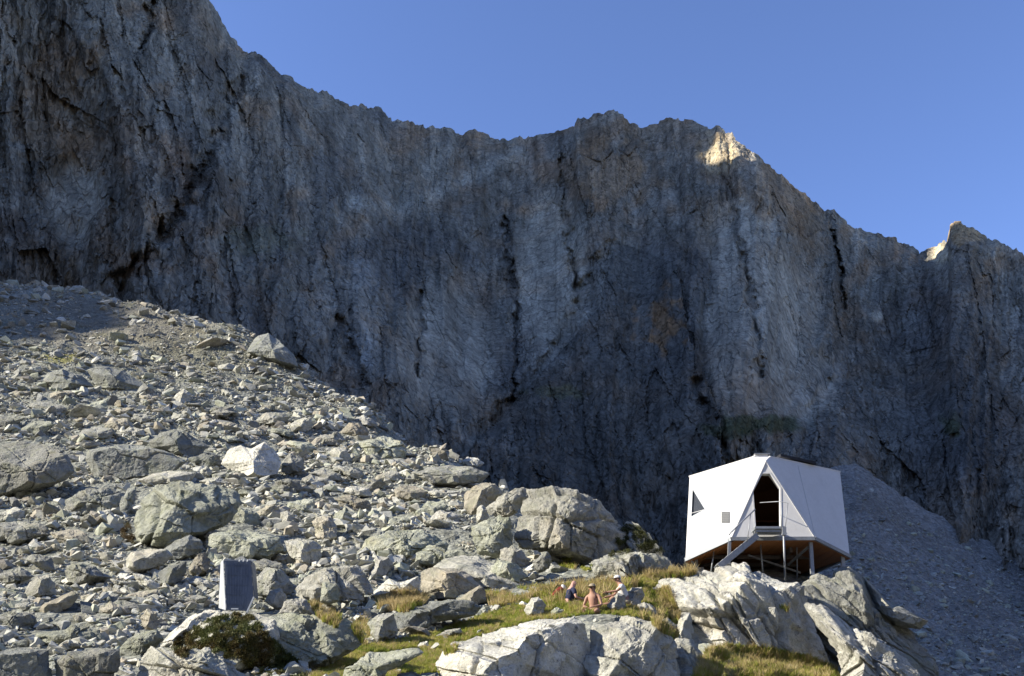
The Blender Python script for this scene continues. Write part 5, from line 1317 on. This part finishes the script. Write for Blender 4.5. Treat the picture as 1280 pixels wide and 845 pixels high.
def tuft(seed, n=16, h=0.16, mat=M_GRASS, spread=0.05, lean=0.45):
    r = np.random.default_rng(seed); V = []; Fc = []
    for k in range(n):
        a = r.uniform(0, 6.28); d = r.uniform(0, spread); x, y = math.cos(a) * d, math.sin(a) * d; hh = h * r.uniform(.55, 1.25); w = r.uniform(.003, .006)
        b = r.uniform(0, 6.28); l = lean * r.uniform(.2, 1.3) * hh; lx, ly = math.cos(a) * l, math.sin(a) * l; sx, sy = math.cos(b) * w, math.sin(b) * w
        i = len(V); V += [(x - sx, y - sy, -.02), (x + sx, y + sy, -.02), (x + lx * .4 - sx, y + ly * .4 - sy, hh * .6), (x + lx * .4 + sx, y + ly * .4 + sy, hh * .6), (x + lx, y + ly, hh)]
        Fc += [(i, i + 1, i + 3), (i, i + 3, i + 2), (i + 2, i + 3, i + 4)]
    return mesh_np('grass_tuft', V, Fc, mat, False)
tufts = [tuft(k, 18, .13) for k in range(4)] + [tuft(10 + k, 16, .20, M_STRAW, .04, .6) for k in range(3)]
r_ = np.random.default_rng(31)
pts, rot, scl, idx = [], [], [], []
def grass_in(poly, step, h0=1.0, straw=0.15, rock_ok=False, jit=1.0):
    poly = np.array(poly, float); a, b = poly.min(0), poly.max(0)
    n = int((b[0] - a[0]) * (b[1] - a[1]) / step ** 2)
    xs = r_.uniform(a[0], b[0], n); ys = r_.uniform(a[1], b[1], n); m = in_poly(xs, ys, poly.tolist())
    for x, y in zip(xs[m], ys[m]):
        h = cast(x, y)
        if h is None or h[0] > 46: continue
        if h[3] is not None and not rock_ok: continue
        pts.append(h[1]); rot.append((r_.normal() * .15, r_.normal() * .15, r_.uniform(0, 6.28)))
        s = .82 * h0 * r_.uniform(.6, 1.3); scl.append((s * 1.15, s * 1.15, s)); idx.append(r_.integers(4, 7) if r_.random() < straw else r_.integers(0, 4))
for g in GRASS[:1]: grass_in(g, 1.1, .6, .12)
grass_in([(835, 712), (800, 716), (760, 728), (735, 740), (745, 762), (800, 768), (838, 766), (845, 735)], 1.8, .85, .22)
grass_in([(640, 735), (700, 745), (790, 730), (790, 722), (740, 728)], 2.2, 1.0, .2)
grass_in([(680, 752), (700, 746), (800, 742), (800, 756), (740, 768), (690, 766)], 1.3, 1.2, .1)
grass_in([(688, 744), (700, 738), (765, 734), (800, 732), (802, 748), (765, 752), (700, 757)], 1.5, 2.0, .35)
grass_in(GRASS[1], 1.5, 1.3, .6, True); grass_in([(476, 764), (470, 755), (490, 742), (530, 744), (534, 754), (505, 766)], 1.4, 1.3, .7, True)
grass_in(GRASS[2], 1.5, 1.2, .4); grass_in([(866, 850), (884, 816), (910, 808), (960, 812), (1010, 822), (1045, 838), (1050, 850)], 1.2, 1.0, .25, True)
grass_in(GRASS[4], 1.6, 1.4, .35); grass_in([(820, 740), (835, 735), (848, 760), (850, 775), (835, 772), (824, 765)], 1.3, 1.1, .5, True)
grass_in([(800, 716), (845, 712), (870, 716), (870, 720), (845, 722), (805, 724)], 1.4, 1.3, .6, True)
grass_in([(385, 752), (412, 757), (425, 775), (420, 785), (400, 775)], 1.8, 1.0, .5, True); grass_in([(440, 785), (455, 775), (465, 800), (455, 810)], 1.6, 1.2, .4, True)
grass_in([(818, 775), (850, 795), (842, 800), (815, 782)], 1.6, 1.1, .6, True); grass_in([(700, 700), (722, 706), (718, 712), (700, 710)], 1.5, 1.0, .1, True)
grass_in([(555, 812), (572, 808), (568, 816), (557, 819)], 1.4, .8, .2, True); grass_in([(975, 760), (985, 758), (985, 768)], 1.6, 1, .2, True)
for a, b, w, hh in ((118, 660, 16, 8), (140, 665, 14, 10), (150, 680, 12, 6), (75, 655, 14, 4), (5, 646, 16, 4), (560, 676, 14, 6), (700, 700, 10, 5)):
    pass
print('tufts', len(pts))
scatter('meadow_grass', np.array([tuple(p) for p in pts]), rot, scl, idx, tufts)

def leaf_mass(name, label, cat, polys, n, mat, ball=0.09, size=0.028, lift=0.05, group=None, seed=1, kind=None):
    r = np.random.default_rng(seed); V = []; tried = 0; cen = []
    for poly in polys:
        P = np.array(poly, float); a, b = P.min(0), P.max(0); k = 0
        area = np.ptp(P[:, 0]) * np.ptp(P[:, 1]); m = int(n * area / sum(np.ptp(np.array(q)[:, 0]) * np.ptp(np.array(q)[:, 1]) for q in polys))
        xs = r.uniform(a[0], b[0], m); ys = r.uniform(a[1], b[1], m); ok = in_poly(xs, ys, poly)
        for x, y in zip(xs[ok], ys[ok]):
            h = cast(x, y)
            if h is not None and h[0] < 46 and math.sin(x * .33 + 2 * math.sin(y * .21)) + math.sin(y * .47 + x * .15) + r.normal() * .4 > -.45: cen.append(tuple(h[1] + h[2] * lift * r.uniform(.2, 1.4)))
    cen = np.array(cen); L = 26; c = np.repeat(cen, L, 0); m = len(c)
    u = r.normal(size=(m, 3)); u /= np.linalg.norm(u, axis=1)[:, None]; p = c + u * ball * r.random((m, 1)) ** .5 * np.array([1, 1, .8])
    d = u + r.normal(size=(m, 3)) * .6 + [0, 0, .4]; d /= np.linalg.norm(d, axis=1)[:, None]; s = np.cross(d, r.normal(size=(m, 3))); s /= np.linalg.norm(s, axis=1)[:, None]
    z = size * r.uniform(.6, 1.3, (m, 1)); Q = np.stack([p - s * z * .35, p + s * z * .35, p + d * z * 1.6], 1).reshape(-1, 3)
    c0 = cen.mean(0); me = mesh_np(name, Q - c0, np.arange(len(Q)).reshape(-1, 3), mat, False)
    if kind: return link(name, me, None, tuple(c0), kind=kind)
    return link(name, me, None, tuple(c0), label=label, category=cat, group=group)
leaf_mass('juniper_shrub', 'sprawling dark brown-green juniper below the metal box', 'shrub',
   [[(216, 812), (222, 795), (240, 788), (262, 775), (290, 768), (312, 770), (330, 785), (340, 800), (360, 818), (385, 835), (385, 850), (340, 850), (318, 838), (300, 822), (272, 820), (262, 808), (240, 815), (228, 822)]], 6000, M_SHRUB, .055, .028, .015)
M_MOSS = leafmat('heather_leaf', [(0.045, 0.05, 0.02), (0.08, 0.085, 0.025), (0.11, 0.08, 0.04)], 0.15)
leaf_mass('heather_patch', 'brown-green heather hanging over the smooth grey dome left of the shelter', 'plant',
   [[(769, 657), (780, 655), (798, 659), (812, 671), (826, 685), (833, 694), (822, 690), (806, 690), (796, 682), (790, 670), (775, 664)], [(762, 692), (772, 686), (790, 687), (792, 692), (774, 692), (763, 697)], [(768, 680), (772, 670), (790, 672), (784, 677), (775, 682)]], 1500, M_MOSS, .07, .03, .05)
leaf_mass('heather_patch', 'small green-brown plants in the hollow left of the huge rounded boulder', 'plant',
   [[(128, 655), (140, 648), (160, 652), (166, 668), (168, 682), (156, 676), (140, 668)], [(98, 663), (112, 660), (116, 670), (104, 672)]], 900, M_MOSS, .08, .035, .05, seed=3)
leaf_mass('turf_patch', 'small bright green plants at the foot of the biggest boulder', 'plant', [[(700, 698), (712, 697), (716, 706), (704, 708)], [(726, 706), (740, 706), (738, 714), (728, 714)]], 350, M_GRASS, .05, .03, .03, seed=4)

# ------------------------------------------------------------------ people
def skinmat(name, c, rough=0.55):
    m, nt, b = newmat(name, rough, 0.3); b.inputs['Base Color'].default_value = (*c, 1); return m
M_SKIN = skinmat('skin', (0.46, 0.27, 0.21)); M_TAN = skinmat('skin_tanned', (0.32, 0.18, 0.125))
def cloth(name, c): return paint(name, c, 0.9, 0, 0.12, 14, 0.1)
M_NAVY = cloth('navy_cotton', (0.035, 0.04, 0.075)); M_CAP = cloth('white_cotton', (0.72, 0.70, 0.66)); M_KH = cloth('khaki_cotton', (0.33, 0.28, 0.20))
M_RED = cloth('dark_red_fabric', (0.20, 0.035, 0.03)); M_BLK = cloth('black_fabric', (0.02, 0.02, 0.022)); M_LB = cloth('pale_blue_fabric', (0.55, 0.60, 0.72)); M_HAIR = cloth('dark_hair', (0.05, 0.035, 0.025))

def skin_mesh(name, chains, mat, parent, sub=1):
    """chains: list of [(x,y,z,r), ...]; chains whose first point equals an existing point are joined there"""
    me = bpy.data.meshes.new(name); V = []; E = []; R = []; key = {}
    def v(p):
        k = tuple(round(q, 4) for q in p[:3])
        if k not in key: key[k] = len(V); V.append(p[:3]); R.append(p[3])
        return key[k]
    for ch in chains:
        ids = [v(p) for p in ch]; E += list(zip(ids[:-1], ids[1:]))
    me.from_pydata(V, E, []); me.materials.append(mat); o = link(name, me, parent)
    md = o.modifiers.new('skin', 'SKIN'); md.use_smooth_shade = True
    sv = me.skin_vertices[0].data if len(me.skin_vertices) else None
    if sv is None:
        bm = bmesh.new(); bm.from_mesh(me); bm.verts.layers.skin.verify(); bm.to_mesh(me); bm.free(); sv = me.skin_vertices[0].data
    for i, r in enumerate(R): sv[i].radius = (r, r); sv[i].use_root = (i == 0)
    if sub: s = o.modifiers.new('sub', 'SUBSURF'); s.levels = sub; s.render_levels = sub
    return o
def hand(w, d, up, side):
    """five finger chains from wrist point w heading along d"""
    d = Vector(d).normalized(); up = Vector(up); s = d.cross(up).normalized() * side; n = s.cross(d).normalized(); out = []
    palm = w + d * .075
    for k, (o_, l) in enumerate(((-.028, .070), (-.009, .080), (.010, .074), (.028, .058))):
        b = palm + s * o_; c = b + d * l * .55 - n * .006 * side; e = b + d * l - n * .022 * side
        out.append([(*w, .024), (*(palm + s * o_ * .8 - d * .02), .016), (*b, .0095), (*c, .0088), (*e, .0072)])
    t0 = w + d * .02 - s * .028; out.append([(*w, .024), (*t0, .014), (*(t0 + d * .03 - s * .02), .010), (*(t0 + d * .058 - s * .026), .008)])
    return out
def person(base, yaw, label, skin, shirt, pants, headtilt, armL, armR, legs, cap=None, hair=None, sleeve=True, lean=0.0):
    """seated figure; base is the seat point, local axes: y forward, x right, z up"""
    e = empty('person', tuple(base), label, 'person', 'people resting on the grass'); e.rotation_euler = (0, 0, yaw)
    pel = Vector((0, 0, .22)); sp1 = Vector((0, lean * .35, .28)); ch = Vector((0, lean * .8, .44)); nk = Vector((0, lean, .60)); hd0 = Vector((0, lean + .015, .66)); hd1 = Vector((headtilt[0], lean + .02 + headtilt[1], .74)); top = hd1 + Vector((0, 0, .085))
    body = [[(*pel, .125), (*sp1, .125), (*ch, .14), (*nk, .058), (*hd0, .052), (*hd1, .082), (*top, .062)]]
    face = hd1 + Vector((0, .082, -.005)); body.append([(*hd1, .082), (*(hd1 + Vector((0, .05, -.055))), .045)])
    arms = []
    for s, A_ in ((-1, armL), (1, armR)):
        sh_ = Vector((s * .175, lean * .95, .535)); el = Vector(A_[0]); wr_ = Vector(A_[1])
        body.append([(*nk, .058), (*sh_, .056), (*sh_.lerp(el, .5), .045), (*el, .037), (*el.lerp(wr_, .45), .034), (*wr_, .024)])
        body += hand(wr_, wr_ - el, (0, 0, 1), s); arms.append((sh_, el))
    for s, L_ in ((-1, legs[0]), (1, legs[1])):
        hip = Vector((s * .09, .02, .11)); kn = Vector(L_[0]); an = Vector(L_[1])
        body.append([(*pel, .125), (*hip, .085), (*hip.lerp(kn, .5), .075), (*kn, .055), (*kn.lerp(an, .35), .052), (*an, .034), (*(an + Vector((0, .09, -.045))), .034), (*(an + Vector((0, .16, -.055))), .024)])
    skin_mesh('body', body, skin, e)
    bm = bmesh.new(); bmesh.ops.create_uvsphere(bm, u_segments=8, v_segments=6, radius=.013, matrix=Matrix.Translation(face + Vector((0, .012, -.01)))); 
    for s in (-1, 1): bmesh.ops.create_uvsphere(bm, u_segments=8, v_segments=6, radius=.018, matrix=Matrix.Translation(hd1 + Vector((s * .083, -.005, -.01))))
    me = bpy.data.meshes.new('nose_and_ears'); bm.to_mesh(me); bm.free(); me.materials.append(skin); link('nose_and_ears', me, e)
    bm = bmesh.new()
    for s in (-1, 1): bmesh.ops.create_uvsphere(bm, u_segments=6, v_segments=5, radius=.009, matrix=Matrix.Translation(hd1 + Vector((s * .03, .077, .012))))
    me = bpy.data.meshes.new('eyes'); bm.to_mesh(me); bm.free(); me.materials.append(M_BLK); link('eyes', me, e)
    if shirt:
        c = [[(*(pel + Vector((0, 0, .03))), .137), (*sp1, .138), (*ch, .153), (*(nk - Vector((0, 0, .03))), .085)]]
        if sleeve:
            for s_, el in arms: c.append([(*(nk - Vector((0, 0, .03))), .085), (*s_, .070), (*s_.lerp(el, .62), .060)])
        skin_mesh('shirt', c, shirt, e)
    c = [[(*pel, .138), (*(pel + Vector((0, 0, .04))), .132)]]
    for s, L_ in ((-1, legs[0]), (1, legs[1])):
        hip = Vector((s * .09, .02, .11)); kn = Vector(L_[0]); c.append([(*pel, .138), (*hip, .098), (*hip.lerp(kn, .5), .088), (*hip.lerp(kn, .85), .074)])
    skin_mesh('trousers', c, pants, e)
    if cap or hair:
        bm = bmesh.new(); bmesh.ops.create_uvsphere(bm, u_segments=14, v_segments=9, radius=.101, matrix=Matrix.Translation(hd1 + Vector((0, -.012, .03))))
        bmesh.ops.delete(bm, geom=[v for v in bm.verts if v.co.z < hd1.z + (.03 if cap else -.0) and v.co.y > hd1.y - .05], context='VERTS')
        if cap:      # brim
            vs = [bm.verts.new(hd1 + Vector((math.sin(a) * .09, .06 + math.cos(a) * .12, .035))) for a in np.linspace(-1.35, 1.35, 9)]; ct = bm.verts.new(hd1 + Vector((0, .03, .05)))
            for a, b in zip(vs[:-1], vs[1:]): bm.faces.new([ct, a, b])
        me = bpy.data.meshes.new('cap' if cap else 'hair'); bm.to_mesh(me); bm.free(); me.materials.append(cap or hair); link('cap' if cap else 'hair', me, e)
    return e
def seat(px, py):
    h = cast(px, py); return Vector(h[1])
LEGS_FWD = ((Vector((-.13, .42, .10)), Vector((-.15, .84, .03))), (Vector((.12, .36, .30)), Vector((.14, .62, .02))))
b1 = seat(709, 757) - Vector((0, 0, .14)); print('SEAT', b1, proj(b1))
person(b1, math.radians(-70), 'bald person in a navy shirt resting one arm on the knee, leftmost of the three', M_SKIN, M_NAVY, M_KH, (0.0, .06), (Vector((-.20, .30, .36)), Vector((-.05, .50, .36))), (Vector((.26, .16, .33)), Vector((.20, .42, .30))), LEGS_FWD, lean=.14)
b2 = seat(743, 766) - Vector((0, 0, .13))
person(b2, math.radians(150), 'bare-armed person with dark hair and a light cap between the other two', M_TAN, None, M_KH, (0, .03), (Vector((-.26, .10, .30)), Vector((-.10, .30, .24))), (Vector((.26, .10, .30)), Vector((.12, .30, .26))), ((Vector((-.24, .30, .16)), Vector((-.02, .36, .03))), (Vector((.24, .28, .18)), Vector((.06, .44, .03)))), cap=M_KH, lean=.05)
b3 = seat(784, 752) - Vector((0, 0, .17))
person(b3, math.radians(95), 'person in a white cap and white sleeves reaching forward, rightmost of the three', M_TAN, M_CAP, M_KH, (0, .07), (Vector((-.17, .30, .42)), Vector((-.12, .52, .40))), (Vector((.18, .32, .36)), Vector((.14, .54, .30))), LEGS_FWD, cap=M_CAP, lean=.16)
# rucksacks and the pole
def rucksack(p, yaw, sx, mat, mat2, label):
    e = empty('rucksack', tuple(p), label, 'rucksack', 'rucksacks beside the resting people'); e.rotation_euler = (.9, .1, yaw)
    V, Fc = ico(4); V = V.astype(float); V = np.sign(V) * np.abs(V) ** .75 * np.array([.17, .11, .26]) * sx; V[:, 2] += .2 * sx; V += .012 * fbm(V * 9, 3)[:, None]
    link('bag', mesh_np('bag', V, Fc, mat, True), e)
    V2, _ = ico(3); F3 = ico(3)[1]; V2 = np.sign(V2) * np.abs(V2) ** .75 * np.array([.13, .06, .12]) * sx + np.array([0, -.11 * sx, .13 * sx]); link('pocket', mesh_np('pocket', V2, F3, mat2, True), e)
    V3 = ico(3)[0]; V3 = V3 * np.array([.15, .12, .07]) * sx + np.array([0, 0, .43 * sx]); link('lid', mesh_np('lid', V3, F3, mat2, True), e)
    for s in (-1, 1):
        bm = bmesh.new(); tube(bm, [Vector((s * .08 * sx, .1 * sx, .42 * sx)), Vector((s * .09 * sx, .19 * sx, .3 * sx)), Vector((s * .09 * sx, .1 * sx, .05 * sx))], .014, 6)
        me = bpy.data.meshes.new('strap'); bm.to_mesh(me); bm.free(); me.materials.append(M_BLK); link('strap', me, e)
rucksack(seat(693, 749) + Vector((0, 0, .08)), 1.2, .85, M_RED, M_CAP, 'dark red rucksack with a pale lid lying left of the bald person')
rucksack(seat(763, 750), -.8, .6, M_LB, M_BLK, 'pale blue rucksack with black straps in front of the person in the white cap')
pe = empty('walking_pole', tuple(U(778, 714, 30.4)), 'black walking pole slanting behind the white cap', 'walking pole')
bm = bmesh.new(); tube(bm, [U(777, 713, 30.2), U(788, 721, 30.6)], .018, 8); bm_obj('shaft', bm, M_BLK, pe); bm = bmesh.new(); tube(bm, [U(775.5, 711.8, 30.15), U(778, 713.6, 30.25)], .03, 8); bm_obj('grip', bm, M_BLK, pe)
print('TIME end', time.time() - T0)
